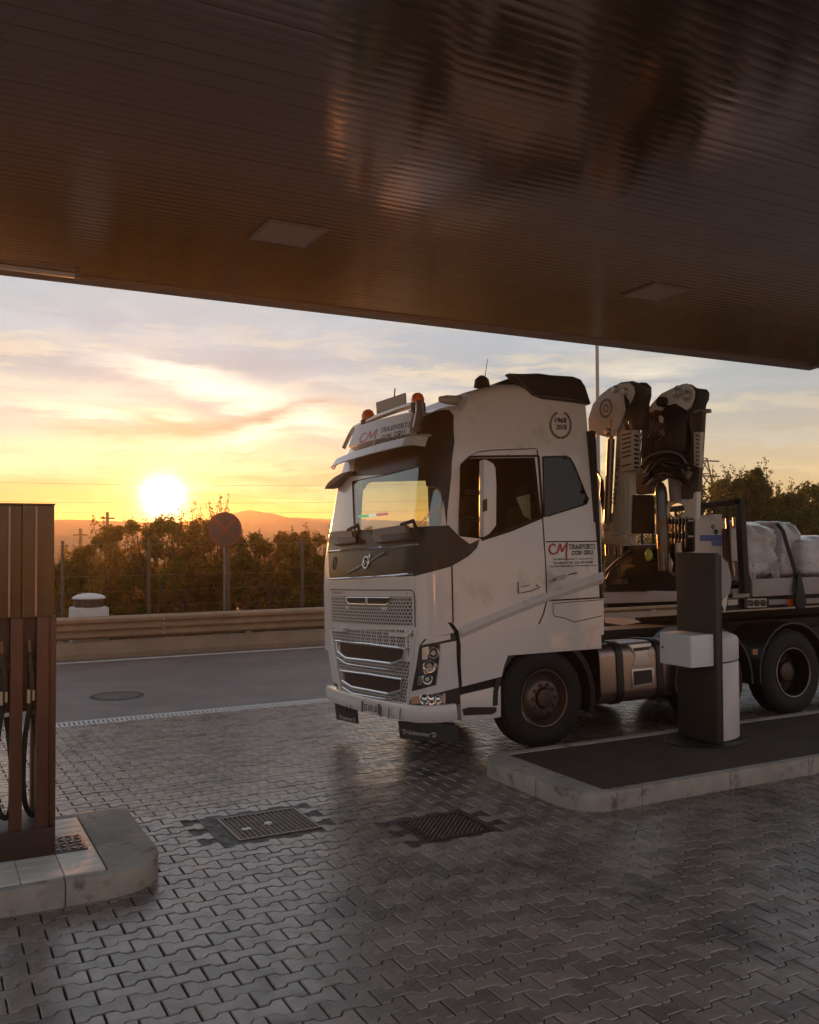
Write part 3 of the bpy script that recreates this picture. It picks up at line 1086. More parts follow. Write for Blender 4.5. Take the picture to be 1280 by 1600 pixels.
# ------------------------------------------------------------------ kerbed islands
def arc_pts(cx, cyy, r, a0, a1, n=8):
    return [(cx + r * math.cos(a0 + (a1 - a0) * k / n), cyy + r * math.sin(a0 + (a1 - a0) * k / n)) for k in range(n + 1)]


def island(xe, sgn, y0, y1, label, end_w, strip, rf, rb, length, joint, surf_mat):
    """island whose rounded end is at xe and which runs away in direction sgn"""
    t = empty('island', (xe, y0, 0))
    tag(t, label, 'kerbed island')
    w = y1 - y0
    H = .15

    def blk(poly):
        b = MB()
        b.prism([(sgn * u, v, -.02) for u, v in poly], (0, 0, H + .02))
        b.build('kerb_stone', M_CONC, t, bevel=.012)
    e = .004
    blk([(u, v) for u, v in ([(0, joint + e), (end_w, joint + e), (end_w, w - strip), (.62, w - strip), (.62, w), (rb, w)] + arc_pts(rb, w - rb, rb, math.pi / 2, math.pi)[1:])])
    blk([(u, v) for u, v in ([(0, joint - e)] + arc_pts(rf, rf, rf, math.pi, 1.5 * math.pi) + [(.62, 0), (.62, strip), (end_w, strip), (end_w, joint - e)])])
    u = .62
    k = 0
    while u < length:
        blk([(u + e, 0), (u + 1.0 - e, 0), (u + 1.0 - e, strip), (u + e, strip)])
        blk([(u + e, w - strip), (u + 1.0 - e, w - strip), (u + 1.0 - e, w), (u + e, w)])
        u += 1.0
    a, b = sorted((sgn * end_w, sgn * u))
    MB().box(a + (e if sgn > 0 else 0), b - (0 if sgn > 0 else e), strip + e, w - strip - e, 0, H - .012).build('surface', surf_mat, t)
    return t


M_ISURF = mat('island_asphalt', (.085, .058, .046), rough=.85, var=.5, vscale=2.5, bump=.6, bscale=70)
isl = island(1.42, -1, 5.92, 7.34, 'concrete kerbed island with pale tiles carrying the fuel dispenser', .36, .085, .36, .10, 7, .62, mat('mortar', (.20, .18, .165), rough=.9))
M_TILE = mat('pale_tile', (.72, .66, .60), rough=.5, var=.12, vscale=8, island=.07, rvar=.1)
tm = MB().box(-.1205, .1205, -.0585, .0585, 0, .017).mesh('tile', M_TILE, bevel=.003, bseg=1)
for i in range(9):
    for j in range(10):
        x, y = -.37 - .123 - i * .245, .095 + .062 + j * .121
        if y > 1.28:
            continue
        link('tile', tm, isl, (x, y, .1375 + rng.uniform(-.001, .001)))
isl2 = island(4.63, 1, 5.87, 7.46, 'rounded concrete kerbed island carrying the air and water post', .30, .10, .34, .30, 12, .62, M_ISURF)
# ribbed cover plate on the tiles
c = at_z(104, 1319, .157)
t = empty('cover_plate', (c.x - .05, c.y, .156))
tag(t, 'small ribbed metal cover plate let into the pale tiles at the foot of the dispenser', 'cover plate')
MB().box(-.16, .16, -.17, .17, -.004, .008).build('plate', M_DARKMETAL, t)
rb_ = MB()
for i in range(6):
    for j in range(5):
        d = Vector((1, 1 if (i + j) % 2 else -1, 0)).normalized() * .019
        rb_.obox((-.13 + .052 * i, -.13 + .065 * j, .010), d, Vector((-d.y, d.x, 0)) * .25, (0, 0, .004))
rb_.build('tread_bars', MATS['worn_iron'], t)
# ------------------------------------------------------------------ the truck
TX, TY = 4.30, 7.95
LEAN = math.atan(.05)
truck = empty('crane_truck', (TX, TY, gz(TY)))
truck.rotation_euler = (-LEAN, 0, 0)
tag(truck, 'white crane truck with high roof cab and red company lettering, parked beside the island', 'truck')
TM = Matrix.Translation((TX, TY, gz(TY))) @ Matrix.Rotation(-LEAN, 4, 'X')
TI = TM.inverted()
TO = TI @ CAM
TR3 = TI.to_3x3()

M_WHITE = mat('white_paint', (.82, .77, .75), rough=.30, coat=.8, var=.06, vscale=1.2, dirt=((.60, .53, .48), 1.6, .55))
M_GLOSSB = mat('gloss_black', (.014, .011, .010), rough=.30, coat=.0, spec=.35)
M_CHROME = mat('chrome', (.82, .80, .79), rough=.10, metal=1.0)
M_ALU = mat('brushed_aluminium', (.40, .30, .26), rough=.36, metal=.95, var=.12, vscale=6)
M_DARK = mat('dark_frame', (.014, .012, .011), rough=.6, var=.3, vscale=6)
M_CRANEW = mat('crane_grey_white', (.78, .75, .72), rough=.42, var=.12, vscale=4, dirt=((.30, .22, .17), 4, .64))
M_CREAM = mat('cream_plate', (.58, .50, .41), rough=.5, var=.15, vscale=5)
M_HOSE = mat('hydraulic_hose', (.012, .012, .012), rough=.38)
M_RED = mat('red_letters', (.50, .02, .02), rough=.4)
M_BLK = mat('black_letters', (.012, .012, .014), rough=.5)
M_GREYL = mat('grey_letters', (.22, .20, .20), rough=.4)
M_TRIM = mat('interior_trim', (.05, .040, .036), rough=.8)
M_SEAT = mat('seat_cloth', (.085, .05, .042), rough=.9)
M_SEAM = mat('seam_shadow_gap', (.012, .010, .010), rough=.8)
M_ORANGE = mat('amber_lens', (.85, .16, .02), rough=.15, coat=.5)
M_GLASS = glass('windscreen_glass', (.86, .94, .84), refl=.17)
M_GLASS2 = glass('door_glass', (.88, .90, .84), refl=.0)
M_DGLASS = mat('dark_glass', (.010, .010, .011), rough=.03, spec=.45)
M_CLEAR = glass('lamp_glass', (.92, .92, .92), refl=.03)


def mesh_grille(name, col, hole, scale):
    mt = bpy.data.materials.new(name)
    mt.use_nodes = True
    n = NT(mt.node_tree)
    bs = mt.node_tree.nodes['Principled BSDF']
    t = mt.node_tree.nodes.new('ShaderNodeTexCoord')
    vx, vy, vz = n.sep(t.outputs['Object'])
    v = n.comb(n.math('MULTIPLY', vy, scale), n.math('MULTIPLY', vz, scale * 1.3), 0)
    vo = mt.node_tree.nodes.new('ShaderNodeTexVoronoi')
    vo.inputs['Randomness'].default_value = .0
    vo.inputs['Scale'].default_value = 1
    u = n.math('FLOOR', n.math('ADD', n.math('MULTIPLY', vz, scale * 1.3), .5))
    off = n.math('MULTIPLY', n.math('MODULO', n.math('ABSOLUTE', u), 2.0), .5)
    n.l.new(n.comb(n.math('ADD', n.math('MULTIPLY', vy, scale), off), n.math('MULTIPLY', vz, scale * 1.3), 0.0), vo.inputs['Vector'])
    f = n.mapr(vo.outputs['Distance'], .30, .36)
    n.l.new(n.mix(f, hole, col), bs.inputs['Base Color'])
    bs.inputs['Roughness'].default_value = .5
    MATS[name] = mt
    return mt


M_GRILLE = mesh_grille('perforated_grille', (.50, .47, .46), (.03, .022, .02), 22)


def lerp_tab(tab, v):
    if v <= tab[0][0]:
        return tab[0][1]
    for (a, fa), (b, fb) in zip(tab, tab[1:]):
        if v <= b:
            return fa + (fb - fa) * (v - a) / (b - a)
    return tab[-1][1]


CW = 2.5
CR = .26
CB = .07
XR = 2.30
XF = [(.30, .06), (.75, .02), (1.0, .0), (1.9, .0), (2.1, .03), (3.0, .20), (3.3, .29), (3.6, .44), (3.9, .7)]
INS = [(.3, .0), (2.0, .0), (2.95, .05), (3.5, .09), (3.95, .12)]
ZT = [(.30, 3.50), (.42, 3.60), (.81, 3.77), (1.16, 3.88), (1.5, 3.91), (2.3, 3.90)]
xf = lambda z: lerp_tab(XF, z)
ins = lambda z: lerp_tab(INS, z)
zt = lambda x: lerp_tab(ZT, x)
ARC = CR * math.pi / 4


def S0(s, z):
    """point of the cab skin at running length s round the plan (0 = near front corner) and height z"""
    i_, f_ = ins(z), xf(z)
    L = CW - 2 * (i_ + CR)
    if s >= ARC:
        return Vector((f_ + CR + s - ARC, i_, z))
    if s >= -ARC:
        th = math.pi / 4 + s / CR
        return Vector((f_ + CR - CR * math.cos(th), i_ + CR - CR * math.sin(th), z))
    if s >= -(ARC + L):
        y = i_ + CR + (-s - ARC)
        c = (y - CW / 2) / (L / 2)
        return Vector((f_ - CB * (1 - c * c), y, z))
    q = -s - ARC - L
    if q <= 2 * ARC:
        th = q / CR
        return Vector((f_ + CR - CR * math.cos(th), CW - i_ - CR + CR * math.sin(th), z))
    return Vector((f_ + CR + q - 2 * ARC, CW - i_, z))


def S(s, z, off=0.0):
    p = S0(s, z)
    if off:
        e = .004
        ds = S0(s + e, z) - S0(s - e, z)
        dz = S0(s, z + e) - S0(s, z - e)
        n = ds.cross(dz).normalized()
        if n.dot(p - Vector((1.15, 1.25, z))) < 0:
            n = -n
        p = p + n * off
    return p


def inside(p):
    z = p.z
    i_, f_ = ins(z), xf(z)
    y = p.y
    if y > CW / 2:
        y = CW - y
    if p.x < f_ + CR and y < i_ + CR:
        return CR - math.hypot(f_ + CR - p.x, i_ + CR - y)
    L = CW - 2 * (i_ + CR)
    c = (p.y - CW / 2) / (L / 2)
    fx = f_ - CB * (1 - c * c) if abs(c) < 1 else f_
    return min(p.x - fx, y - i_)


def lray(px, py):
    return TR3 @ ray(px, py)


def pix_s(px, py):
    """photograph pixel -> (s, z) on the cab skin"""
    d = lray(px, py)
    t, dt = 7.0, .02
    while inside(TO + d * t) < 0 and t < 14:
        t += dt
    if t >= 14:
        # beyond the silhouette: closest approach
        t = min((k * .02 for k in range(400, 660)), key=lambda q: -inside(TO + d * q))
    else:
        a, b = t - dt, t
        for _ in range(25):
            m_ = (a + b) / 2
            if inside(TO + d * m_) < 0:
                a = m_
            else:
                b = m_
        t = b
    p = TO + d * t
    z = p.z
    i_, f_ = ins(z), xf(z)
    L = CW - 2 * (i_ + CR)
    y = p.y
    if y < i_ + CR:
        if p.x >= f_ + CR:
            return ARC + p.x - f_ - CR, z
        th = math.atan2(i_ + CR - y, f_ + CR - p.x)
        return (th - math.pi / 4) * CR, z
    if y <= CW - i_ - CR:
        return -(ARC + y - i_ - CR), z
    th = math.atan2(y - (CW - i_ - CR), f_ + CR - p.x)
    return -(ARC + L + th * CR), z


def pl_y(px, py, y):
    """pixel -> truck point on the lengthwise plane y"""
    d = lray(px, py)
    return TO + d * ((y - TO.y) / d.y)


def pl_x(px, py, x):
    d = lray(px, py)
    return TO + d * ((x - TO.x) / d.x)


def pl_z(px, py, z):
    d = lray(px, py)
    return TO + d * ((z - TO.z) / d.z)


def pix_poly(pts):
    return [pix_s(*p) for p in pts]


def patch_mb(poly, off, th, step=.06, mb=None):
    """panel following the cab skin: 2-D outline in (s, z), lifted by off, th thick"""
    bm = bmesh.new()
    vs = [bm.verts.new((u, v, 0)) for u, v in poly]
    bm.faces.new(vs)
    us, vv = [p[0] for p in poly], [p[1] for p in poly]
    for lo, hi, ax in ((min(us), max(us), 0), (min(vv), max(vv), 1)):
        st = step if ax == 0 else .12
        k = math.ceil((lo + 1e-4) / st)
        while k * st < hi - 1e-4:
            co, no = [0, 0, 0], [0, 0, 0]
            co[ax], no[ax] = k * st, 1
            bmesh.ops.bisect_plane(bm, geom=bm.verts[:] + bm.edges[:] + bm.faces[:], plane_co=co, plane_no=no)
            k += 1
    bm.verts.index_update()
    n = len(bm.verts)
    outer = [S(v.co.x, v.co.y, off) for v in bm.verts]
    inner = [S(v.co.x, v.co.y, off - th) for v in bm.verts]
    fs = [tuple(v.index for v in f.verts) for f in bm.faces]
    fs += [tuple(v.index + n for v in reversed(f.verts)) for f in bm.faces]
    for e in bm.edges:
        if len(e.link_faces) == 1:
            a, b = e.verts[0].index, e.verts[1].index
            fs.append((a, b, b + n, a + n))
    bm.free()
    mb = mb or MB()
    mb.add(outer + inner, fs)
    return mb


def patch(name, px, off, th, m_, parent, step=.06, smooth=35):
    return patch_mb(pix_poly(px), off, th, step).build(name, m_, parent, smooth=smooth)


def seam(mb, px, r=.004, off=.002, seg=5):
    q = pix_poly(px)
    pts = []
    for (a, b), (c, d) in zip(q, q[1:]):
        n = max(1, int(abs(c - a) / .06))
        pts += [S(a + (c - a) * k / n, b + (d - b) * k / n, off) for k in range(n)]
    pts.append(S(*q[-1], off))
    return mb.tube(pts, r, seg)


# -------- cab skin
def loft(g=0.0, zb=1.0, zcut=0.0, rear=XR):
    b = MB()
    levels = [zb, zb + .2, 1.5, 1.75, 2.0, 2.2, 2.4, 2.6, 2.8, 3.0, 3.15, 3.3, 3.45, 3.55]
    levels = [v for v in levels if v >= zb]
    rings = []

    def ring(v, inset=0.0, lift=None):
        pts = []

        def zz(x):
            if lift is not None:
                return zt(x) - zcut - .15 + lift
            if v <= 3.0:
                return v
            return 3.0 + (v - 3.0) / .55 * (zt(x) - zcut - .15 - 3.0)
        half = []
        NS = 16
        zc = zz(.45)
        for k in range(NS):
            x0_ = xf(zc) + CR + .0
            x = rear + (x0_ - rear) * k / NS
            z = zz(x)
            half.append((x, ins(z) + g + inset, z))
        for k in range(9):
            th = math.pi / 2 * (1 - k / 8)
            z = zc
            half.append((xf(z) + CR - (CR - g - inset) * math.cos(th), ins(z) + CR - (CR - g - inset) * math.sin(th), z))
        L = CW - 2 * (ins(zc) + CR)
        for k in range(1, 8):
            y = ins(zc) + CR + L * k / 16
            c = (y - CW / 2) / (L / 2)
            half.append((xf(zc) + g + inset - CB * (1 - c * c), y, zc))
        full = half + [(xf(zc) + g + inset - CB, CW / 2, zc)] + [(x, CW - y, z) for x, y, z in reversed(half)]
        return full
    for v in levels:
        rings.append(ring(v))
    for k in range(1, 6):
        th = math.pi / 2 * k / 5
        rings.append(ring(3.55, .15 * (1 - math.cos(th)), .15 * math.sin(th)))
    n = len(rings[0])
    vs = [p for r in rings for p in r]
    fs = []
    for j in range(len(rings) - 1):
        for i in range(n - 1):
            fs.append((j * n + i, j * n + i + 1, (j + 1) * n + i + 1, (j + 1) * n + i))
        fs.append((j * n + n - 1, j * n, (j + 1) * n, (j + 1) * n + n - 1))
    for base, rev in ((0, True), ((len(rings) - 1) * n, False)):
        for i in range(n // 2):
            q = (base + i, base + i + 1, base + n - 2 - i, base + n - 1 - i)
            if q[1] == q[2]:
                q = (q[0], q[1], q[3])
            fs.append(q[::-1] if rev else q)
    b.add(vs, fs)
    return b


def boolean(me_obj, cutters):
    for c in cutters:
        md = me_obj.modifiers.new('cut', 'BOOLEAN')
        md.operation = 'DIFFERENCE'
        md.solver = 'EXACT'
        md.object = c
    bpy.context.view_layer.update()
    dg = bpy.context.evaluated_depsgraph_get()
    me = bpy.data.meshes.new_from_object(me_obj.evaluated_get(dg))
    me_obj.modifiers.clear()
    old = me_obj.data
    me_obj.data = me
    for c in cutters:
        bpy.data.objects.remove(c)


NEARWIN = [(721, 728), (733, 716), (748, 715), (839, 714), (846, 808), (800, 826), (752, 842), (717, 838)]
SCREEN = [(550, 752), (600, 742), (663, 727), (666, 759), (683, 762), (692, 776), (697, 821), (640, 825), (553, 829)]
cab = loft().build('cab', [M_WHITE, M_TRIM], None)
inner = loft(g=.06, zb=1.15, zcut=.07, rear=XR - .07).build('cut_a', M_TRIM, None)
cut = [inner]
nw = [pl_y(x, y, .02) for x, y in NEARWIN]
cut.append(MB().prism([(p.x, -.3, p.z) for p in nw], (0, .7, 0)).build('cut_b', M_WHITE))
cut.append(MB().prism([(p.x, CW - .4, p.z) for p in nw], (0, .7, 0)).build('cut_c', M_WHITE))
scr = pix_poly(SCREEN)
sp = [S(s, z) for s, z in scr]
cut.append(MB().prism([(-.5, p.y, p.z) for p in sp], (1.1, 0, 0)).build('cut_d', M_WHITE))
boolean(cab, cut)
cab.parent = truck
cme = cab.data
if len(cme.materials) < 2:
    cme.materials.clear()
    cme.materials.append(M_WHITE)
    cme.materials.append(M_TRIM)
for p in cme.polygons:
    c, n_ = p.center, p.normal
    # faces turned to the hollow inside carry the trim
    to_c = Vector((1.2, 1.25, 2.3)) - c
    p.material_index = 1 if (n_.dot(to_c) > .02 and .0 < c.x < XR - .03 and c.z > 1.05 and (c.y > .055 and c.y < CW - .055) and inside(c) > .03) else 0
cme.shade_smooth()
cme.set_sharp_from_angle(angle=R(32))

patch('windscreen', SCREEN, -.012, .006, M_GLASS, truck)
# black surround of the screen, corner quarters and band under it
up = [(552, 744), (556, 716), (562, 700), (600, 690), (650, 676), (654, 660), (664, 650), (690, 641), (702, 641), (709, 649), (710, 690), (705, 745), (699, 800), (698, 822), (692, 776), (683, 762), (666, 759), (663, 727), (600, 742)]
patch('surround_with_reflection', up, .004, .02, M_GLOSSB, truck)  # stepped near corner stands for a dark reflection on the glass
band = [(514, 836), (553, 829), (640, 825), (701, 821), (717, 838), (734, 850), (749, 843), (745, 856), (732, 869), (705, 885), (660, 897), (648, 900), (580, 903), (517, 906)]
bd = patch('front_band', band, .006, .03, M_GLOSSB, truck)
sm = MB()
seam(sm, [(664, 826), (662, 896)], .004, .007)
sm.build('seam', M_SEAM, bd)
tr = MB()
q = [(513.5, 862.5), (560, 859), (620, 854), (658, 850)]
seam(tr, q, .013, .010, 6)
seam(tr, [(517, 905), (560, 903), (610, 900), (647, 896.5)], .012, .010, 6)
tr.build('chrome_strip', M_CHROME, bd, smooth=50)
# badge: ring with arrow on a diagonal bar
bar = MB()
seam(bar, [(545, 896), (575, 880), (605, 862)], .012, .012, 6)
bar.build('diagonal_bar', M_CHROME, bd, smooth=50)
cs, cz = pix_s(574.5, 879)
rg_ = MB()
rr = .062
rg_.tube([S(cs + rr * math.cos(a) * .95, cz + rr * math.sin(a), .02) for a in [k * 2 * math.pi / 24 for k in range(24)]], .009, 6, closed=True)
rg_.tube([S(cs + rr * .6, cz + rr * .75, .02), S(cs + rr * 1.25, cz + rr * 1.35, .02)], .007, 6)
rg_.tube([S(cs + rr * .7, cz + rr * 1.35, .02), S(cs + rr * 1.25, cz + rr * 1.35, .02), S(cs + rr * 1.25, cz + rr * .75, .02)], .007, 6)
rg_.tube([S(cs - rr * .45, cz + rr * .3, .02), S(cs + rr * .3, cz + rr * .05, .02), S(cs - rr * .3, cz - rr * .35, .02)], .010, 6)
rg_.build('round_badge', M_CHROME, bd, smooth=50)
cs, cz = pix_s(524, 880)
MB().tube([S(cs + .05 * math.cos(a), cz + .075 * math.sin(a), .012) for a in [k * 2 * math.pi / 20 for k in range(20)]], .006, 5, closed=True).build('oval_badge', M_GREYL, bd)


# -------- lettering
def text2d(body, bold=0.0, shear=0.0, space=1.0):
    cu = bpy.data.curves.new('text', 'FONT')
    cu.body = body
    cu.size = 1.0
    cu.offset = bold
    cu.shear = shear
    cu.space_character = space
    cu.resolution_u = 3
    o = bpy.data.objects.new('text', cu)
    COL.objects.link(o)
    bpy.context.view_layer.update()
    me = bpy.data.meshes.new_from_object(o.evaluated_get(bpy.context.evaluated_depsgraph_get()))
    vs = [(v.co.x, v.co.y) for v in me.vertices]
    fs = [tuple(p.vertices) for p in me.polygons]
    bpy.data.objects.remove(o)
    bpy.data.curves.remove(cu)
    bpy.data.meshes.remove(me)
    x0, x1 = min(v[0] for v in vs), max(v[0] for v in vs)
    y0, y1 = min(v[1] for v in vs), max(v[1] for v in vs)
    return [((x - x0) / (x1 - x0), (y - y0) / (y1 - y0)) for x, y in vs], fs


def strokes2d(lines, w):
    """thick poly-lines as 2-D quads with round-ish joints; coordinates free"""
    vs, fs = [], []
    for pl_ in lines:
        for (xa, ya), (xb, yb) in zip(pl_, pl_[1:]):
            L = math.hypot(xb - xa, yb - ya) or 1e-6
            ux, uy = (xb - xa) / L * w / 2, (yb - ya) / L * w / 2
            i = len(vs)
            vs += [(xa - ux * .7 - uy, ya - uy * .7 + ux), (xa - ux * .7 + uy, ya - uy * .7 - ux), (xb + ux * .7 + uy, yb + uy * .7 - ux), (xb + ux * .7 - uy, yb + uy * .7 + ux)]
            fs.append((i, i + 1, i + 2, i + 3))
    return vs, fs


GL = {
    'T': ([[(.5, 0), (.5, 1)], [(.05, 1), (.95, 1)]], [(.5, 0, .5), (.05, .86, .0), (.95, .86, .0)]),
    'R': ([[(.18, 0), (.18, 1), (.65, 1), (.82, .85), (.82, .66), (.65, .5), (.18, .5)], [(.5, .5), (.85, 0)]], [(.18, 0, .42), (.88, 0, .3), (.12, 1, .3)]),
    'A': ([[(.1, 0), (.5, 1), (.9, 0)], [(.27, .35), (.73, .35)]], [(.1, 0, .38), (.9, 0, .38)]),
    'S': ([[(.88, .78), (.75, .97), (.3, .97), (.12, .8), (.2, .58), (.8, .42), (.88, .2), (.7, .03), (.25, .03), (.1, .22)]], []),
    'P': ([[(.2, 0), (.2, 1), (.7, 1), (.88, .82), (.88, .64), (.7, .46), (.2, .46)]], [(.2, 0, .45), (.12, 1, .3)]),
    'O': ([[(.3, 0), (.1, .25), (.1, .75), (.3, 1), (.7, 1), (.9, .75), (.9, .25), (.7, 0), (.3, 0)]], []),
    'I': ([[(.5, 0), (.5, 1)]], [(.5, 0, .55), (.5, 1, .55)]),
    'C': ([[(.9, .72), (.72, 1), (.3, 1), (.1, .75), (.1, .25), (.3, 0), (.72, 0), (.9, .25)]], []),
    'N': ([[(.15, 0), (.15, 1), (.85, 0), (.85, 1)]], [(.15, 0, .36), (.1, 1, .3), (.85, 1, .36)]),
    'G': ([[(.9, .74), (.72, 1), (.3, 1), (.1, .75), (.1, .25), (.3, 0), (.72, 0), (.9, .2), (.9, .45), (.6, .45)]], []),
    'U': ([[(.15, 1), (.15, .22), (.32, 0), (.68, 0), (.85, .22), (.85, 1)]], [(.15, 1, .36), (.85, 1, .36)]),
}


def slab2d(word):
    vs, fs = [], []
    x = 0
    for ch in word:
        if ch == ' ':
            x += .55
            continue
        wd = .55 if ch == 'I' else .92
        ls, sf = GL[ch]
        a, b = strokes2d(ls, .20)
        c, d = strokes2d([[(u - w / 2, v), (u + w / 2, v)] for u, v, w in sf if w > 0], .13)
        for v_, f_ in ((a, b), (c, d)):
            i = len(vs)
            vs += [(x + (u - (.5 if ch == 'I' else 0)) * .8 + (.22 if ch == 'I' else 0), v) for u, v in v_]
            fs += [tuple(k + i for k in f) for f in f_]
        x += wd
    x0, x1 = min(v[0] for v in vs), max(v[0] for v in vs)
    y0, y1 = min(v[1] for v in vs), max(v[1] for v in vs)
    return [((a - x0) / (x1 - x0), (b - y0) / (y1 - y0)) for a, b in vs], fs


CM_LINES = [[(.36, .84), (.22, .95), (.08, .85), (.03, .62), (.10, .42), (.26, .36), (.45, .45), (.60, .92), (.70, .50), (.95, .96), (.93, .5), (.92, .04)]]


def cm2d():
    vs, fs = strokes2d(CM_LINES, .085)
    return vs, fs


def decal(name, geo, quad, m_, parent, off=.004, fn=None):
    """2-D lettering in a unit box laid on the cab skin inside a quad (bottom-left, bottom-right, top-right, top-left) of (s, z)"""
    vs, fs = geo
    q = quad
    out = []
    for u, v in vs:
        a = (q[0][0] * (1 - u) + q[1][0] * u, q[0][1] * (1 - u) + q[1][1] * u)
        b = (q[3][0] * (1 - u) + q[2][0] * u, q[3][1] * (1 - u) + q[2][1] * u)
        s, z = a[0] * (1 - v) + b[0] * v, a[1] * (1 - v) + b[1] * v
        out.append((fn or S)(s, z, off))
    b = MB()
    b.add(out, fs)
    return b.build(name, m_, parent)


# lit sign box over the screen
SB = [(556, 705), (566, 674), (655, 651), (651, 683)]
sgn = patch('sign_box', SB, .10, .10, mat('sign_face', (.72, .70, .70), rough=.35), truck)
qd = lambda pts: pix_poly_off(pts, .10)


def pix_poly_off(pts, off):
    """pixels on a surface lifted by off: one correction step towards the viewer"""
    out = []
    for px, py in pts:
        s, z = pix_s(px, py)
        for _ in range(4):
            w = TM @ S(s, z, off)
            v = w - CAM
            dd = v.dot(Fw)
            qx, qy = 640 + FOC * v.dot(Rt) / dd, 800 - FOC * v.dot(Up) / dd
            s2, z2 = pix_s(2 * px - qx, 2 * py - qy) if _ == 0 else (s, z)
            if _ == 0:
                s, z = s2, z2
        out.append((s, z))
    return out


decal('red_logo', cm2d(), qd([(559, 702), (587, 695), (591, 670), (565, 677)]), M_RED, sgn, .103)
decal('lettering', slab2d('TRASPORTI'), qd([(594, 677), (641, 667), (642, 659), (596, 669)]), M_BLK, sgn, .103)
decal('lettering', slab2d('CON GRU'), qd([(596, 690), (634, 680), (634, 671), (597, 681)]), M_BLK, sgn, .103)

# sun visor
vz = MB()
sa, za = pix_s(668, 684)
s0_, s1_ = -.02, -(ARC + (CW - .6) - .02)
NV = 28
prof = [(.045, .01), (.035, .08), (-.01, .15), (-.115, .185), (-.12, .175), (-.02, .135), (.025, .07), (.03, .0)]
vs = []
ZV = pix_s(600, 700)[1] - .02
for k in range(NV + 1):
    s = s0_ + (s1_ - s0_) * k / NV
    e = min(1.0, min(k, NV - k) / 3.0 + .6)
    for dz_, of in prof:
        vs.append(S(s, ZV + dz_, of * e))
n = len(prof)
fs = [(k * n + i, k * n + (i + 1) % n, (k + 1) * n + (i + 1) % n, (k + 1) * n + i) for k in range(NV) for i in range(n)]
fs += [tuple(range(n)), tuple(NV * n + i for i in reversed(range(n)))]
vz.add(vs, fs)
vz.build('sun_visor', mat('visor_acrylic', (.62, .60, .60), rough=.22, coat=.4), truck, smooth=30)

# roof lamp bar, beacons, plate, aerials
lb = MB()
pth = [(546, 704), (550, 685), (556, 670), (565, 660), (580, 652), (610, 643), (640, 635), (656, 631), (664, 635), (664, 650), (659, 677)]
q = pix_poly(pth)
lb.tube([S(s, min(z, 3.62), .075) for s, z in q], [.026, .027, .028, .030, .031, .032, .032, .034, .040, .046, .046], 12)
lb.build('lamp_bar', mat('satin_steel', (.58, .54, .50), rough=.3, metal=.8), truck, smooth=50)
for px, py, r_ in ((575.5, 648, 10.5), (653, 622, 10.5)):
    p = pl_x(px, py + 8, .40)
    be = MB()
    R0 = r_ / FOC * ((TM @ p) - CAM).dot(Fw)
    be.lathe([(R0 * .95, -.02), (R0 * 1.0, .03), (R0 * .98, R0 * .7), (R0 * .78, R0 * 1.25), (R0 * .4, R0 * 1.52), (0, R0 * 1.6)], tuple(p), seg=20)
    o = be.build('beacon', M_ORANGE, truck, smooth=60)
    MB().lathe([(R0 * 1.15, -.10), (R0 * 1.15, -.005), (R0 * .9, .0)], tuple(p), seg=20).build('beacon_base', M_BLACK, o, smooth=50)
pt = [pl_x(x, y, .46) for x, y in ((587.5, 629), (632, 614), (633.5, 637), (589, 650))]
MB().prism(pt, (.02, 0, 0)).build('roof_plate', mat('plate_back', (.42, .38, .35), rough=.5, var=.1), truck)
an = MB()
a, b = pl_y(757, 596, .2), pl_y(762, 561, .2)
an.tube([a, a.lerp(b, .3), b], [.006, .004, .003], 6)
an.lathe([(.09, -.06), (.075, .02), (.03, .06), (0, .065)], tuple(pl_y(753, 596, .2)), seg=16)
an.build('aerial', M_BLACK, truck, smooth=50)
a, b = pl_x(616, 622, .6), pl_x(617.5, 607, .6)
MB().tube([a, b], .008, 6).build('aerial', M_BLACK, truck)
hp = pl_y(697, 618, .30)
MB().lathe([(.0, -.15), (.03, -.14), (.05, -.05), (.055, .12), (.035, .18), (0, .19)], (hp.x + .06, hp.y, hp.z - .045), 'x', 16).build('roof_lamp', mat('plate_back', (.42, .38, .35)), truck, smooth=50)

# rear roof deflector (black) with its side wing
sp_px = [(798, 583), (850, 585), (900, 588), (913, 593), (919, 604), (924, 634), (900, 630), (850, 624), (836, 619), (825, 606), (812, 594)]
w_ = [pl_y(x, y, .06) for x, y in sp_px]
MB().prism([(p.x, .045 if p.z < 3.8 else .10, p.z + .012) for p in w_], (0, .12, 0)).build('roof_deflector', mat('matt_black', (.02, .019, .018), rough=.35), truck, bevel=.03, bseg=3)
MB().prism([(p.x, CW - .16, p.z + .012) for p in w_], (0, .12, 0)).build('roof_deflector', MATS['matt_black'], truck, bevel=.03, bseg=3)
p0, p1 = pl_y(806, 581, .2), pl_y(918, 606, .06)
MB().prism([(p0.x + .05, .17, p0.z - .02), (p0.x + .3, .17, p0.z + .005), (XR + .02, .17, p0.z - .02), (XR + .04, .17, p1.z - .3), (XR - .05, .17, p1.z - .35)], (0, CW - .34, 0)).build('roof_deflector', MATS['matt_black'], truck, bevel=.02)

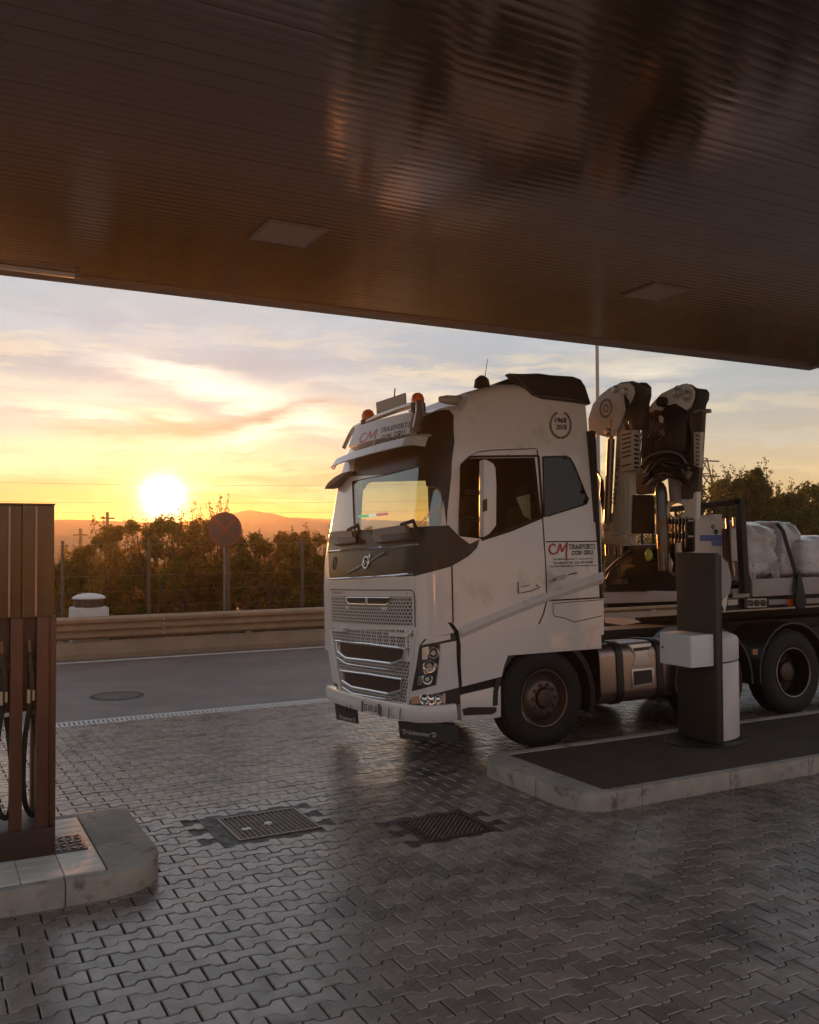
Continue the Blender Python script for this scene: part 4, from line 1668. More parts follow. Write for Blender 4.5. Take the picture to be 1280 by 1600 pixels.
# door with window, mirror and handle
door_px = [(707, 889), (733, 871), (746, 857), (750, 843), (800, 827), (846, 809), (840, 712), (838, 703), (842, 702), (847, 770), (849, 830), (852, 880), (854, 940), (849, 958), (838, 978), (815, 992), (798, 1014), (787, 1042), (784, 1057), (722, 1073), (719, 1010), (716, 990), (708, 974)]
door_out = pix_poly(door_px)
win_in = pix_poly(NEARWIN)
dmb = MB()
lowp = [p for p in door_px if p[1] > 800]
patch_mb(pix_poly([(707, 889), (733, 871), (746, 857), (750, 845), (752, 842.5), (800, 827), (846, 808.5), (848.5, 812), (849, 830), (852, 880), (854, 940), (849, 958), (838, 978), (815, 992), (798, 1014), (787, 1042), (784, 1057), (722, 1073), (719, 1010), (716, 990), (708, 974)]), .004, .035, mb=dmb)
patch_mb(pix_poly([(748, 706), (838, 702.5), (841.5, 702.5), (844, 735), (848.5, 812), (846, 808.5), (839.5, 714), (748, 715)]), .004, .03, mb=dmb)
dr = dmb.build('door', M_WHITE, truck, smooth=35)
patch('side_window', NEARWIN, -.008, .006, M_GLASS2, dr)
fw_ = MB()
e = pix_poly([(720, 727), (733, 714.5), (748, 713.5), (841, 712.5)])
for (a, b), (c, d) in zip(e, e[1:]):
    fw_.tube([S(a, b, .003), S(c, d, .003)], .012, 6)
e = pix_poly([(841, 712.5), (847.5, 808), (800, 828), (752, 843.5)])
for (a, b), (c, d) in zip(e, e[1:]):
    fw_.tube([S(a, b, .003), S(c, d, .003)], .016, 6)
fw_.build('window_seal', M_RUBBER, dr)
patch('far_window', [], 0, 0, M_GLASS2, dr) if False else None
MB().prism([(p.x, CW - .05, p.z) for p in nw], (0, .005, 0)).build('far_side_window', M_GLASS2, truck)
hd = patch_mb(pix_poly([(809, 909), (826, 903), (842, 907), (843, 917), (830, 923), (810, 928)]), .012, .012)
ho_ = hd.build('door_handle', M_WHITE, dr, smooth=35)
sm = MB()
seam(sm, [(809, 909), (809, 927), (830, 923), (843, 917)], .005, .013)
seam(sm, [(813, 917), (826, 914)], .004, .014)
seam(sm, [(837, 915), (839, 914.5)], .008, .014)
sm.build('seam', M_SEAM, ho_)
# seams of the cab side
sm = MB()
seam(sm, [(706, 884), (707, 930), (708, 973)], .007, .005)
seam(sm, [(839, 703), (842, 740), (847, 800), (850, 850), (853, 900), (854, 938), (849, 958), (842, 975)], .0065, .007)
seam(sm, [(748, 706), (770, 703.5), (838, 701)], .005, .005)
seam(sm, [(748, 706), (736, 712), (724, 722), (720, 735), (718, 780), (716, 836)], .004, .005)
seam(sm, [(853, 846.5), (900, 846), (936, 845.5)], .006, .004)
seam(sm, [(855, 938.5), (900, 936), (943, 933.5)], .008, .004)
seam(sm, [(864, 943), (900, 940), (941, 937)], .004, .004)
seam(sm, [(864, 943), (864, 958), (867, 963), (880, 965), (888, 968), (897, 972), (941, 962)], .0045, .004)
sm.build('body_seam', M_SEAM, cab)
for px, py in ((782, 713), (794, 712)):
    s_, z_ = pix_s(px, py)
    p = S(s_, z_)
    MB().lathe([(.013, -.004), (0, -.006)], tuple(p), 'y', 10).build('screw', M_BLACK, cab)
# crease along the side: its upper face looks up
cr = MB()
ct, cb_ = pix_poly([(719, 980), (780, 954), (851, 925.5), (900, 908), (942, 893)]), pix_poly([(719, 990), (780, 963), (851, 935), (900, 918), (942, 904)])
vs, fs = [], []
for (a, b), (c, d) in zip(ct, cb_):
    vs += [S(a, b, .0045), S(c, d, .034), S(c, d - .05, .0045)]
for k in range(len(ct) - 1):
    fs += [(k * 3, k * 3 + 3, k * 3 + 4, k * 3 + 1), (k * 3 + 1, k * 3 + 4, k * 3 + 5, k * 3 + 2)]
fs += [(0, 1, 2), (14, 13, 12)]
cr.add(vs, fs)
cr.build('side_crease', M_WHITE, cab)
# quarter window
qw = [(848, 714), (884, 713), (891, 717), (897, 728), (915, 772), (919, 780), (916, 787), (908, 790), (850, 808)]
patch('quarter_window', qw, .004, .01, M_DGLASS, cab)
sm = MB()
seam(sm, qw + [qw[0]], .009, .006)
sm.build('window_seal', M_RUBBER, cab)
side_low = [(854, 940), (943, 935), (943.5, 991), (918, 1001), (908, 988), (897, 978), (880, 972), (868, 973), (853, 977), (851, 960)]
patch('side_panel', side_low, .003, .035, M_WHITE, truck)
# door sign
qq = lambda a, b, c, d: pix_poly([a, b, c, d])
dl = lambda nm, geo, m_, a, b, c, d, off=.0075: decal(nm, geo, qq(a, b, c, d), m_, cab, off)
dl('red_logo', cm2d(), M_RED, (857, 876), (887, 875), (887, 847.5), (857, 849))
dl('lettering', slab2d('TRASPORTI'), M_BLK, (888.5, 858.5), (929.5, 857.5), (929.5, 850), (888.5, 850.5))
dl('lettering', slab2d('CON GRU'), M_BLK, (893.5, 867.5), (926.5, 866.5), (926.5, 859.5), (893.5, 860.5))
dl('small_print', text2d("Via dell'Artigianato, 11  Sarcedo (VI)", .012), M_BLK, (864, 876), (926, 874.5), (926, 871.2), (864, 872.2))
dl('small_print', text2d('Tel. 0445 877146 - Cell. 335 376480', .012), M_BLK, (864, 881.5), (926, 880), (926, 876.7), (864, 877.8))
dl('small_print', text2d('cm_trasporti@virgilio.it   www.cmtrasporti.com', .012), M_BLK, (858.5, 887), (931, 885), (931, 881.5), (858.5, 883))
dl('lettering', text2d('LIMITED', .01, 0, 1.2), M_GREYL, (858.5, 911.5), (883, 903.5), (883, 897), (858.5, 904))
sm = MB()
seam(sm, [(886, 900), (900, 895.5)], .014, .010, 6)
sm.build('chrome_badge', M_CHROME, cab, smooth=50)
# anniversary wreath
dl('lettering', text2d('1968', .02), M_BLK, (867, 661), (884.5, 661), (884.5, 652.5), (867, 652.5))
dl('lettering', text2d('2018', .02), M_BLK, (869, 671.5), (885, 671.5), (885, 663.5), (869, 663.5))
wv, wf = [], []
for k in range(22):
    for sd in (-1, 1):
        a = math.pi * (-.5 + .86 * (k + 1) / 22)
        cx, cy = sd * math.cos(a) * .42 + .5, math.sin(a) * .46 + .5
        ta = a + (math.pi / 2) * 1 + (.5 if k % 2 else -.5)
        dx_, dy_ = sd * math.cos(ta) * .085, math.sin(ta) * .085
        i = len(wv)
        wv += [(cx - dx_, cy - dy_), (cx - dy_ * .5, cy + dx_ * .5), (cx + dx_, cy + dy_), (cx + dy_ * .5, cy - dx_ * .5)]
        wf.append((i, i + 1, i + 2, i + 3))
dl('wreath', (wv, wf), mat('wreath_gold', (.26, .19, .13), rough=.5), (857, 686), (895, 686), (895, 642), (857, 642))

# screen writing and things behind the screen
decal('white_writing', text2d('68zuza', .01, .5), pix_poly([(658, 818), (687, 797), (691, 783), (663, 806)]), mat('white_ink', (.80, .80, .82), rough=.5), truck, .002)
ds = [(593, 810, 593, 803)]
fl = MB()
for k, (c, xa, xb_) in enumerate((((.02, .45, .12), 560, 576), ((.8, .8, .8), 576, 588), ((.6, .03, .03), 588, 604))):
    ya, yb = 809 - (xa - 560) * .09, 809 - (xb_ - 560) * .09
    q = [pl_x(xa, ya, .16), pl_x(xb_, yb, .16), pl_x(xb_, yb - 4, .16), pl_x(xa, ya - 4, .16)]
    MB().prism(q, (.02, 0, 0)).build('flag_strip', mat('flag_%d' % k, c, rough=.4, emit=(c, .55)), truck)  # flag strips given a glow of their own
tb = MB()
da = [pl_x(x, y, .34) for x, y in ((555, 826), (690, 818))]
tb.box(.16, .62, .14, CW - .14, 1.6, da[1].z - .10)
tb.build('dashboard', M_TRIM, truck, bevel=.06)
sw = pl_x(672, 806, .62)
wl = MB()
cc = Vector((.66, .62, da[1].z - .02))
ax1, ax2 = Vector((0, 1, 0)), Vector((.55, 0, .83))
wl.tube([cc + ax1 * .23 * math.cos(a) + ax2 * .23 * math.sin(a) for a in [k * 2 * math.pi / 28 for k in range(28)]], .018, 8, closed=True)
wl.tube([cc - ax1 * .21, cc, cc + ax1 * .21], .02, 6).tube([cc, cc + Vector((-.2, 0, -.25))], .03, 8)
wl.build('steering_wheel', M_BLACK, truck, smooth=60)
for y0 in (.32, 1.62):
    st = MB()
    z0 = da[1].z - .62
    st.box(1.02, 1.55, y0, y0 + .55, z0, z0 + .18)
    st.prism([(1.50, y0, z0 + .1), (1.66, y0, z0 + .1), (1.82, y0, z0 + .85), (1.72, y0, z0 + .87)], (0, .55, 0))
    st.box(1.72, 1.84, y0 + .13, y0 + .42, z0 + .88, z0 + 1.08)
    st.build('seat', M_SEAT, truck, bevel=.04)
MB().box(1.9, 2.2, .1, CW - .1, 1.3, 2.05).build('bunk', M_SEAT, truck, bevel=.04)
q = [pl_y(x, y, .30) for x, y in ((808, 777), (828, 772), (830, 812), (820, 806))]
MB().prism(q, (0, .02, 0)).build('paper_sheet', mat('paper', (.70, .68, .58), rough=.8), truck)
q = [pl_x(x, y, .30) for x, y in ((532, 760), (540, 746), (566, 752), (566, 762), (552, 772), (540, 768))]
MB().prism([Vector((p.x + .0, p.y, p.z)) for p in q], (.05, 0, 0)).build('dash_device', M_BLACK, truck)

# mirrors
mh = [pl_y(x, y, -.16) for x, y in ((748.5, 721), (751, 719), (763, 726), (766.5, 733), (768, 760), (767.5, 822), (757, 835), (748.5, 840))]
mo = MB().prism(mh, (0, -.10, 0)).build('mirror', M_WHITE, dr, bevel=.018, bseg=3)
arm = MB()
for yy in (770, 812):
    a = pl_y(752, yy, -.14)
    arm.tube([a, Vector((a.x - .10, .0, a.z + .02))], .025, 8)
arm.build('mirror_arm', M_BLACK, dr)
q = [pl_y(x, y, -.262) for x, y in ((754, 782), (761, 779), (761, 798), (754, 800))]
MB().prism(q, (0, -.006, 0)).build('mirror_arm', M_BLACK, dr)
q = [(506, 764), (512, 754), (521, 746), (533, 739), (545, 736), (540, 742), (528, 752), (515, 762)]
a = [pl_x(x, y, .06) for x, y in q]
MB().prism(a, (.14, 0, 0)).build('far_mirror', M_BLACK, truck, bevel=.012)
a = [pl_x(x, y, .42) for x, y in ((528, 770), (545, 757), (548, 800), (549, 822), (526, 822))]
MB().prism(a, (.10, 0, 0)).build('far_mirror_housing', M_WHITE, truck, bevel=.03, bseg=3)

# wiper boxes and handles under the screen
for pts, hp_ in (([(524, 833), (558, 830), (560, 848), (554, 849), (529, 853), (524, 847)], [(553, 830), (568, 822), (571, 832)]),
                 ([(592, 829), (640, 822), (644, 842), (630, 846), (594, 849), (590, 840)], [(636, 822), (651, 816), (654, 826)])):
    wb = patch('wiper_housing', pts, .07, .07, mat('wiper_grey', (.17, .14, .125), rough=.5), truck)
    i0 = MB()
    patch_mb(pix_poly_off([(x * .82 + .18 * sum(p[0] for p in pts) / len(pts), y * .45 + .55 * (sum(p[1] for p in pts) / len(pts) + 3)) for x, y in pts], .07), .074, .01, mb=i0)
    i0.build('recess', M_BLACK, wb)
    hh = MB()
    e = pix_poly(hp_)
    hh.tube([S(s, z, .07) for s, z in e], .02, 6)
    hh.build('handle', M_BLACK, wb)

# upper grille panel
pn = patch('grille_panel', [(515.5, 909), (580, 906), (648, 903), (704, 890), (705, 970), (651, 981), (600, 978), (518, 972)], .004, .03, M_WHITE, truck)
mg = patch('grille_mesh', [(519, 931), (644, 932), (645, 977), (600, 976), (520, 971)], .010, .008, M_GRILLE, pn)
sm = MB()
seam(sm, [(517, 921), (560, 922), (600, 922), (643, 922), (647, 925), (648.5, 940), (649, 980)], .005, .006)
sm.build('seam', M_SEAM, pn)
patch('slot', [(543, 933), (613, 933), (610, 941), (606, 944.5), (549, 943.5), (544, 940)], .013, .012, mat('slot_dark', (.03, .012, .01), rough=.6), pn)
cb = MB()
seam(cb, [(544, 933.5), (580, 933.8), (612, 934)], .007, .018, 6)
seam(cb, [(544, 934), (545, 940), (549, 943), (580, 944), (606, 944.5), (610, 941), (612, 934)], .006, .018, 6)
seam(cb, [(575, 934), (575, 944)], .016, .018, 6)
cb.build('chrome_frame', M_CHROME, pn, smooth=50)
for q in ([(544, 946.5), (549, 946.5), (549, 951), (544, 951)], [(600, 948), (608, 948), (608, 953), (600, 953)]):
    patch_mb(pix_poly(q), .03, .025).build('tab', M_WHITE, pn)
decal('lettering', text2d('FH', .02), pix_poly([(633, 929), (642, 929), (642, 924.5), (633, 924.5)]), M_CHROME, pn, .0065)
decal('lettering', text2d('VOLVO', .03, 0, 1.1), pix_poly([(519.5, 928), (535.5, 928), (535.5, 924), (519.5, 924)]), M_GREYL, pn, .0065)

# lower grille, head lamps, bumper
patch('bulkhead', [(516, 972), (706, 972), (716, 985), (719, 1100), (640, 1110), (519, 1085)], -.05, .04, M_BLACK, truck)
lg = patch('lower_grille', [(517, 980), (540, 983), (620, 984), (650, 985), (646, 1000), (641, 1060), (637, 1099), (612, 1101), (575, 1096), (548, 1090), (533, 1082), (527, 1070)], .0, .03, M_GRILLE, truck)
fr = MB()
seam(fr, [(519, 981), (524, 1010), (529, 1045), (534, 1080)], .030, .006, 8)
seam(fr, [(651, 985), (647, 1000), (643, 1050), (638, 1100)], .018, .008, 8)
seam(fr, [(534, 1082), (550, 1091), (575, 1097), (610, 1102), (638, 1100)], .016, .008, 8)
fr.build('frame', M_WHITE, lg, smooth=50)
dkl = MB()
for q in ([(532, 1004), (630, 1014), (632, 1031), (614, 1036), (545, 1028), (533, 1018)], [(538, 1049), (628, 1062), (627, 1078), (608, 1083), (555, 1073), (541, 1064)]):
    patch_mb(pix_poly(q), .006, .006, mb=dkl)
dkl.build('opening', mat('slot_dark', (.03, .012, .01), rough=.6), lg)
ch_ = MB()
for q, r_ in (([(527, 1001), (580, 1006), (637, 1013.5)], .011), ([(531, 1018), (544, 1028), (580, 1032), (614, 1036.5), (632, 1030)], .014), ([(529, 1003), (531, 1018)], .007), ([(636, 1014), (633, 1029)], .010),
              ([(530, 1027), (545, 1037), (580, 1042), (615, 1046), (634, 1038)], .009),
              ([(534, 1047), (580, 1053), (631, 1061)], .010), ([(538, 1063), (553, 1073), (580, 1078), (609, 1083.5), (629, 1078)], .013), ([(536, 1048), (538, 1063)], .007), ([(631, 1062), (629, 1077)], .009),
              ([(538, 1073), (554, 1083), (608, 1092), (630, 1086)], .009)):
    seam(ch_, q, r_, .022, 6)
ch_.build('chrome_bar', M_CHROME, lg, smooth=50)
for q in ([(524, 982), (543, 981), (543, 987), (524, 986)], [(615, 988), (645, 989), (640, 995), (613, 993)]):
    patch_mb(pix_poly(q), .05, .05).build('step_ledge', M_WHITE, lg)

hl = patch('headlight', [(652, 985), (701, 971), (708, 984), (713, 1000), (717, 1074), (690, 1081), (643, 1091), (640, 1100), (645, 1040), (649, 1000)], .004, .03, M_WHITE, truck)
patch('housing', [(656, 1008), (663, 999), (703, 990), (712, 988), (714, 1001), (687, 1006), (686, 1030), (681, 1070), (644, 1080), (651, 1042)], .007, .006, M_BLACK, hl)
patch('running_light', [(658.5, 1008), (668, 997.5), (702, 991), (703, 998.5), (662, 1007)], .018, .012, mat('lamp_white', (.78, .76, .75), rough=.2, coat=.5), hl)
refl = MB()
for q in ([(660, 1012), (670, 1010), (668, 1030), (660, 1031)], [(661, 1047), (682, 1036), (684, 1042), (664, 1054)], [(654, 1056), (662, 1055), (660, 1070), (652, 1072)]):
    patch_mb(pix_poly(q), .011, .005, mb=refl)
for px, py, r_ in ((677, 1020, .052), (671, 1041, .058), (668, 1061, .045)):
    s_, z_ = pix_s(px, py)
    p = S(s_, z_, .012)
    nrm = (S(s_, z_, .02) - S(s_, z_, .0)).normalized()
    a1 = nrm.orthogonal().normalized()
    a2 = nrm.cross(a1)
    refl.tube([p + (a1 * math.cos(a) + a2 * math.sin(a)) * r_ for a in [k * 2 * math.pi / 18 for k in range(18)]], .010, 6, closed=True)
    refl.tube([p - nrm * .012, p + nrm * .006], [r_ * .72, r_ * .5], 14)
refl.build('reflector', M_CHROME, hl, smooth=50)
patch('lamp_cover', [(656, 1010), (687, 1005), (686, 1030), (681, 1070), (645, 1079), (652, 1042)], .030, .004, M_CLEAR, hl)
patch('gap_strip', [(699, 972), (706, 973), (716, 986), (719.5, 1010), (721, 1073), (717, 1075), (713, 1001), (709, 986)], .010, .012, M_SEAM, hl)
fg = patch('fog_light', [(642, 1087), (717, 1075), (719, 1100), (641, 1101)], .003, .02, M_BLACK, truck)
patch('amber_lamp', [(644, 1089), (657, 1087), (657, 1099), (644, 1100)], .012, .010, mat('amber_pale', (.62, .30, .18), rough=.2, coat=.5), fg)
patch('lamp_frame', [(691, 1084), (695, 1083), (695, 1099), (691, 1099)], .012, .010, mat('satin_steel', (.58, .54, .50)), fg)
rf = MB()
for px in (664, 674, 684):
    s_, z_ = pix_s(px, 1093)
    p = S(s_, z_, .006)
    nrm = (S(s_, z_, .02) - S(s_, z_, .0)).normalized()
    a1 = nrm.orthogonal().normalized()
    a2 = nrm.cross(a1)
    rf.tube([p + (a1 * math.cos(a) + a2 * math.sin(a)) * .045 for a in [k * 2 * math.pi / 16 for k in range(16)]], .010, 6, closed=True)
    rf.tube([p, p + nrm * .012], [.032, .02], 12)
rf.build('reflector', M_CHROME, fg, smooth=50)
# far lamp edge, catching the light
fh_ = patch('far_headlight', [(511.5, 983), (517, 980), (524, 1020), (531, 1070), (522, 1062), (515, 1010)], .02, .03, mat('lamp_white', (.78, .76, .75)), truck)

# bumper
bp = MB()
bz0, bz1 = pix_s(680, 1129)[1], pix_s(680, 1101)[1]
sN, sF = ARC + .12, -(ARC * 3 + (CW - .52))
NB = 34
prof = [(bz1 - .0, -.03), (bz1 - .004, .03), (bz1 - .03, .045), (bz0 + .05, .045), (bz0, .02), (bz0, -.05)]
vs = []
for k in range(NB + 1):
    s = sF + (sN - sF) * k / NB
    for z, o_ in prof:
        dip = 0
        vs.append(S(s, z, o_))
n = len(prof)
fs = [(k * n + i, k * n + (i + 1) % n, (k + 1) * n + (i + 1) % n, (k + 1) * n + i) for k in range(NB) for i in range(n)] + [tuple(range(n)), tuple(NB * n + i for i in reversed(range(n)))]
bp.add(vs, fs)
bo = bp.build('bumper', M_WHITE, truck, smooth=35)
sm = MB()
for px in (549, 555, 602, 614.5, 632):
    seam(sm, [(px, 1100 + (px - 550) * .06), (px - .5, 1113 + (px - 550) * .13)], .004, .052)
sm.build('seam', M_SEAM, bo)
LP = [(564.5, 1095), (593, 1100.5), (593.5, 1117), (565.5, 1112)]
lp = MB()
patch_mb(pix_poly_off(LP, .06), .062, .012, mb=lp)
lpo = lp.build('licence_plate', mat('plate_white', (.66, .60, .58), rough=.4), bo)
decal('lettering', text2d('EZ 670 LB', .015), pix_poly_off([(569, 1109.5), (589, 1113.5), (589, 1103.5), (569, 1099.5)], .064), M_BLK, lpo, .0645)
for a_, b_ in ((564.7, 567.7), (590.2, 593)):
    ed = MB()
    patch_mb(pix_poly_off([(a_, 1095 + (a_ - 564.5) * .19), (b_, 1095 + (b_ - 564.5) * .19), (b_, 1112 + (b_ - 564.5) * .17), (a_, 1112 + (a_ - 564.5) * .17)], .064), .0640, .004, mb=ed)
    ed.build('plate_end', mat('plate_blue', (.10, .05, .16), rough=.4), lpo)
# entry step behind the bumper end
q = [pl_y(x, y, .015) for x, y in ((719, 1086), (783, 1071), (783.5, 1121), (760, 1125), (722, 1127))]
stp = MB().prism(q, (0, .35, 0)).build('entry_step', M_WHITE, truck, bevel=.015)
q = [pl_y(x, y, .008) for x, y in ((723, 1108), (735, 1105), (776, 1105), (776, 1112), (770, 1116), (725, 1118))]
MB().prism(q, (0, .02, 0)).build('tread', M_BLACK, stp)
q = [pl_y(x, y, .03) for x, y in ((716, 1074), (784, 1058), (784, 1071), (716, 1087))]
MB().prism(q, (0, .3, 0)).build('sill_gap', M_SEAM, stp)

# mud flaps
for pts, tx in (([(523, 1099), (557, 1106), (559.5, 1131), (526, 1124)], [(530, 1123), (555, 1128.5), (555, 1122), (530, 1116.5)]),
                ([(622, 1126), (716, 1134), (716, 1161), (625, 1154)], [(628, 1147), (682, 1153.5), (682, 1145), (628, 1139)])):
    q = [pl_x(x, y, .12) for x, y in pts]
    fo = MB().prism(q, (.012, 0, 0)).build('mud_flap', mat('flap_rubber', (.016, .015, .015), rough=.6), truck)
    geo = text2d('Globetrotter', .012)
    A = [pl_x(x, y, .117) for x, y in tx]
    b = MB()
    b.add([A[0].lerp(A[1], .17 + u * .66).lerp(A[3].lerp(A[2], .17 + u * .66), .12 + v * .76) for u, v in geo[0]], geo[1])
    for c_ in (.0, .86):
        wing = strokes2d([[(.0, .7), (.25, .95), (.6, .9), (.5, .6), (.3, .15), (.55, .3)], [(.3, .8), (.7, .95), (1, .7), (.75, .2), (.6, .1)]], .16)
        b.add([A[0].lerp(A[1], c_ + u * .14).lerp(A[3].lerp(A[2], c_ + u * .14), v) for u, v in wing[0]], wing[1])
    b.build('lettering', mat('flap_print', (.55, .52, .50), rough=.6), fo)

# wheels
def wheel(px, py, y_out, rtyre=.52, steer=True):
    c = pl_y(px, py, y_out)
    w = empty('wheel', tuple(c), truck)
    ty = MB()
    ty.lathe([(.30, .045), (.315, .012), (.36, -.005), (.43, .0), (.485, .018), (.515, .055), (rtyre, .09), (rtyre, .26), (.50, .29), (.42, .305), (.31, .29), (.30, .25)], (0, 0, 0), 'y', 56)
    tyo = ty.build('tyre', M_RUBBER, w, smooth=40)
    gr = MB()
    for k in range(44):
        a = 2 * math.pi * k / 44
        d, t_ = Vector((math.cos(a), 0, math.sin(a))), Vector((-math.sin(a), 0, math.cos(a)))
        gr.obox(d * (rtyre - .002) + Vector((0, .09, 0)), t_ * .022, Vector((0, .035, 0)), d * .009)
    gr.build('tread_block', M_RUBBER, tyo)
    rm_ = MB()
    if steer:
        rm_.lathe([(.305, .02), (.30, .008), (.285, .012), (.275, .05), (.262, .10), (.255, .115), (.20, .05), (.185, .030), (.165, .022), (.115, .022), (.105, .035), (.10, .06), (.0, .06)], (0, 0, 0), 'y', 48)
        hb_ = [(.10, .055), (.098, -.012), (.075, -.022), (.0, -.02)]
        nr, no = .143, .02
    else:
        rm_.lathe([(.305, .02), (.30, .008), (.285, .012), (.275, .05), (.265, .14), (.25, .19), (.17, .20), (.13, .19), (.0, .19)], (0, 0, 0), 'y', 48)
        hb_ = [(.12, .19), (.115, .10), (.09, .085), (.0, .085)]
        nr, no = .17, .198
    rm_.build('rim', mat('wheel_paint', (.20, .14, .12), rough=.45, metal=.6, var=.3, vscale=8) if steer else mat('black_wheel', (.03, .022, .02), rough=.4, metal=.5), w, smooth=35)
    if not steer:
        MB().tube([(.300 * math.cos(a), .006, .300 * math.sin(a)) for a in [k * 2 * math.pi / 40 for k in range(40)]], .006, 6, closed=True).build('rim_edge', M_STEEL, w, smooth=50)
    MB().lathe(hb_, (0, 0, 0), 'y', 24).build('hub', mat('hub_paint', (.09, .06, .052), rough=.5, metal=.4), w, smooth=35)
    nt = MB()
    for k in range(10):
        a = 2 * math.pi * k / 10
        nt.lathe([(.019, no), (.018, no - .028), (.010, no - .036), (0, no - .036)], (nr * math.cos(a), 0, nr * math.sin(a)), 'y', 6)
    tag(nt.build('wheel_nuts', mat('wheel_paint', (.36, .30, .27)), w), kind='stuff')
    return w


w1 = wheel(852, 1091, .02)
w2 = wheel(1240, 1037, .02, steer=False)
w2.location.z = w1.location.z
c2 = w2.location
print('HUBZ', w1.location, w2.location)
w3 = copy_tree(w2, truck)
w3.location = (c2.x - 1.36, c2.y, c2.z)
for src in (w2, w3):
    w4 = copy_tree(src, truck)
    w4.location = (src.location.x, CW - .02, src.location.z)
    w4.rotation_euler.z = math.pi
w5 = copy_tree([o for o in bpy.data.objects if o.name == 'wheel'][0], truck)
w5.location.y = CW - .02
w5.rotation_euler.z = math.pi
# mudguards over the rear wheels, wheel-arch liner in front
for wx in (w2, w3):
    mgd = MB()
    c = wx.location
    prof = []
    for (r_, y0, y1) in ((.60, -.0, .62),):
        vs, fs = [], []
        for k in range(15):
            a = R(-8 + 196 * k / 14)
            for rr, yy in ((.60, .0), (.625, .0), (.625, .62), (.60, .62)):
                vs.append((c.x + rr * math.cos(a), yy, c.z + rr * math.sin(a)))
        for k in range(14):
            for i in range(4):
                fs.append((k * 4 + i, k * 4 + (i + 1) % 4, k * 4 + 4 + (i + 1) % 4, k * 4 + 4 + i))
        mgd.add(vs, fs)
    mgd.build('mudguard', mat('mudguard_plastic', (.022, .02, .019), rough=.45), truck, smooth=40)
c1 = [o for o in bpy.data.objects if o.name == 'wheel'][0].location
vs, fs = [], []
for k in range(17):
    a = R(-18 + 200 * k / 16)
    for rr, yy in ((.60, .012), (.66, .012), (.66, .5), (.60, .5)):
        vs.append((c1.x + rr * math.cos(a), yy, c1.z + rr * math.sin(a)))
for k in range(16):
    for i in range(4):
        fs.append((k * 4 + i, k * 4 + (i + 1) % 4, k * 4 + 4 + (i + 1) % 4, k * 4 + 4 + i))
lb = MB()
lb.add(vs, fs)
lb.build('wheel_arch', M_BLACK, truck, smooth=40)

# chassis, axles and underside
MB().box(3.3, 4.55, 1.9, CW - .06, .42, 1.15).build('light_block_box', M_DARK, truck, bevel=.02)  # this and the next three boxes added to block light under the bed
MB().box(2.45, 9.2, .92, 1.58, .50, 1.12).build('light_block_core', M_DARK, truck)
MB().box(4.4, 9.2, 1.75, 1.83, .42, 1.2).build('light_block_wall', M_DARK, truck)
MB().box(2.4, 3.2, 1.75, CW - .1, .45, 1.0).build('light_block_end', M_DARK, truck, bevel=.05)
cf = MB()
cf.box(.35, 9.0, .80, .90, .72, 1.0).box(.35, 9.0, 1.60, 1.70, .72, 1.0)
for x in (.6, 1.6, 2.6, 3.6, 4.6, 5.6, 6.6, 7.6, 8.6):
    cf.box(x, x + .12, .90, 1.60, .74, .98)
cf.build('chassis', M_DARK, truck)
axl = MB()
for c in (c1, w2.location, w3.location):
    axl.tube([(c.x, .25, .5), (c.x, CW - .25, .5)], .07, 8)
axl.tube([(1.8, 1.25, .62), (w3.location.x, 1.25, .55)], .05, 8)
axl.build('axle', M_DARK, truck)
MB().box(.5, 2.2, .70, 1.80, .62, 1.3).build('engine', M_DARK, truck, bevel=.03)
MB().box(.45, 2.28, .35, CW - .35, 1.0, 1.16).build('cab_floor', M_DARK, truck)

# fuel tank with straps and step
ta = pl_y(936, 1050, .12)
tz0, tz1 = pl_y(985, 1098, .12).z, pl_y(985, 1003, .12).z
txe = pl_y(1052, 1050, .12).x
tb_ = MB()
n = 28
def rrect(y0, y1, z0, z1, r, n=6):
    pts = []
    for cx, cz_, a0 in ((y1 - r, z1 - r, 0), (y0 + r, z1 - r, 90), (y0 + r, z0 + r, 180), (y1 - r, z0 + r, 270)):
        pts += [(cx + r * math.cos(R(a0 + 90 * k / n)), cz_ + r * math.sin(R(a0 + 90 * k / n))) for k in range(n + 1)]
    return pts
rp_ = rrect(.10, .70, tz0, tz1, .15)
tb_.prism([(ta.x, y, z) for y, z in rp_], (txe - ta.x, 0, 0))
tk = tb_.build('fuel_tank', M_ALU, truck, smooth=40)
for px in (968.5, 1031):
    x = pl_y(px, 1050, .10).x
    rs_ = rrect(.085, .715, tz0 - .015, tz1 + .015, .16)
    MB().prism([(x - .045, y, z) for y, z in rs_], (.09, 0, 0)).build('strap', M_BLACK, tk, smooth=40)
q = [pl_y(x, y, .09) for x, y in ((984, 1008), (1019, 1005), (1012, 1022), (1020, 1040), (988, 1042), (993, 1024))]
MB().prism(q, (0, .05, 0)).build('step_plate', mat('step_alu', (.62, .60, .58), rough=.35, metal=.7), tk, bevel=.01)
q = [pl_y(x, y, .085) for x, y in ((987, 1046), (1022, 1043), (1023, 1070), (989, 1075))]
MB().prism(q, (0, .04, 0)).build('step_frame', MATS['step_alu'], tk, bevel=.008)
q = [pl_y(x, y, .082) for x, y in ((990, 1049), (1019, 1046), (1020, 1066), (991, 1071))]
MB().prism(q, (0, .02, 0)).build('step_hole', M_BLACK, tk)
q = [pl_y(x, y, .082) for x, y in ((990, 1013), (1016, 1010), (1014, 1015), (992, 1018))]
MB().prism(q, (0, .02, 0)).build('filler_slots', M_BLACK, tk)
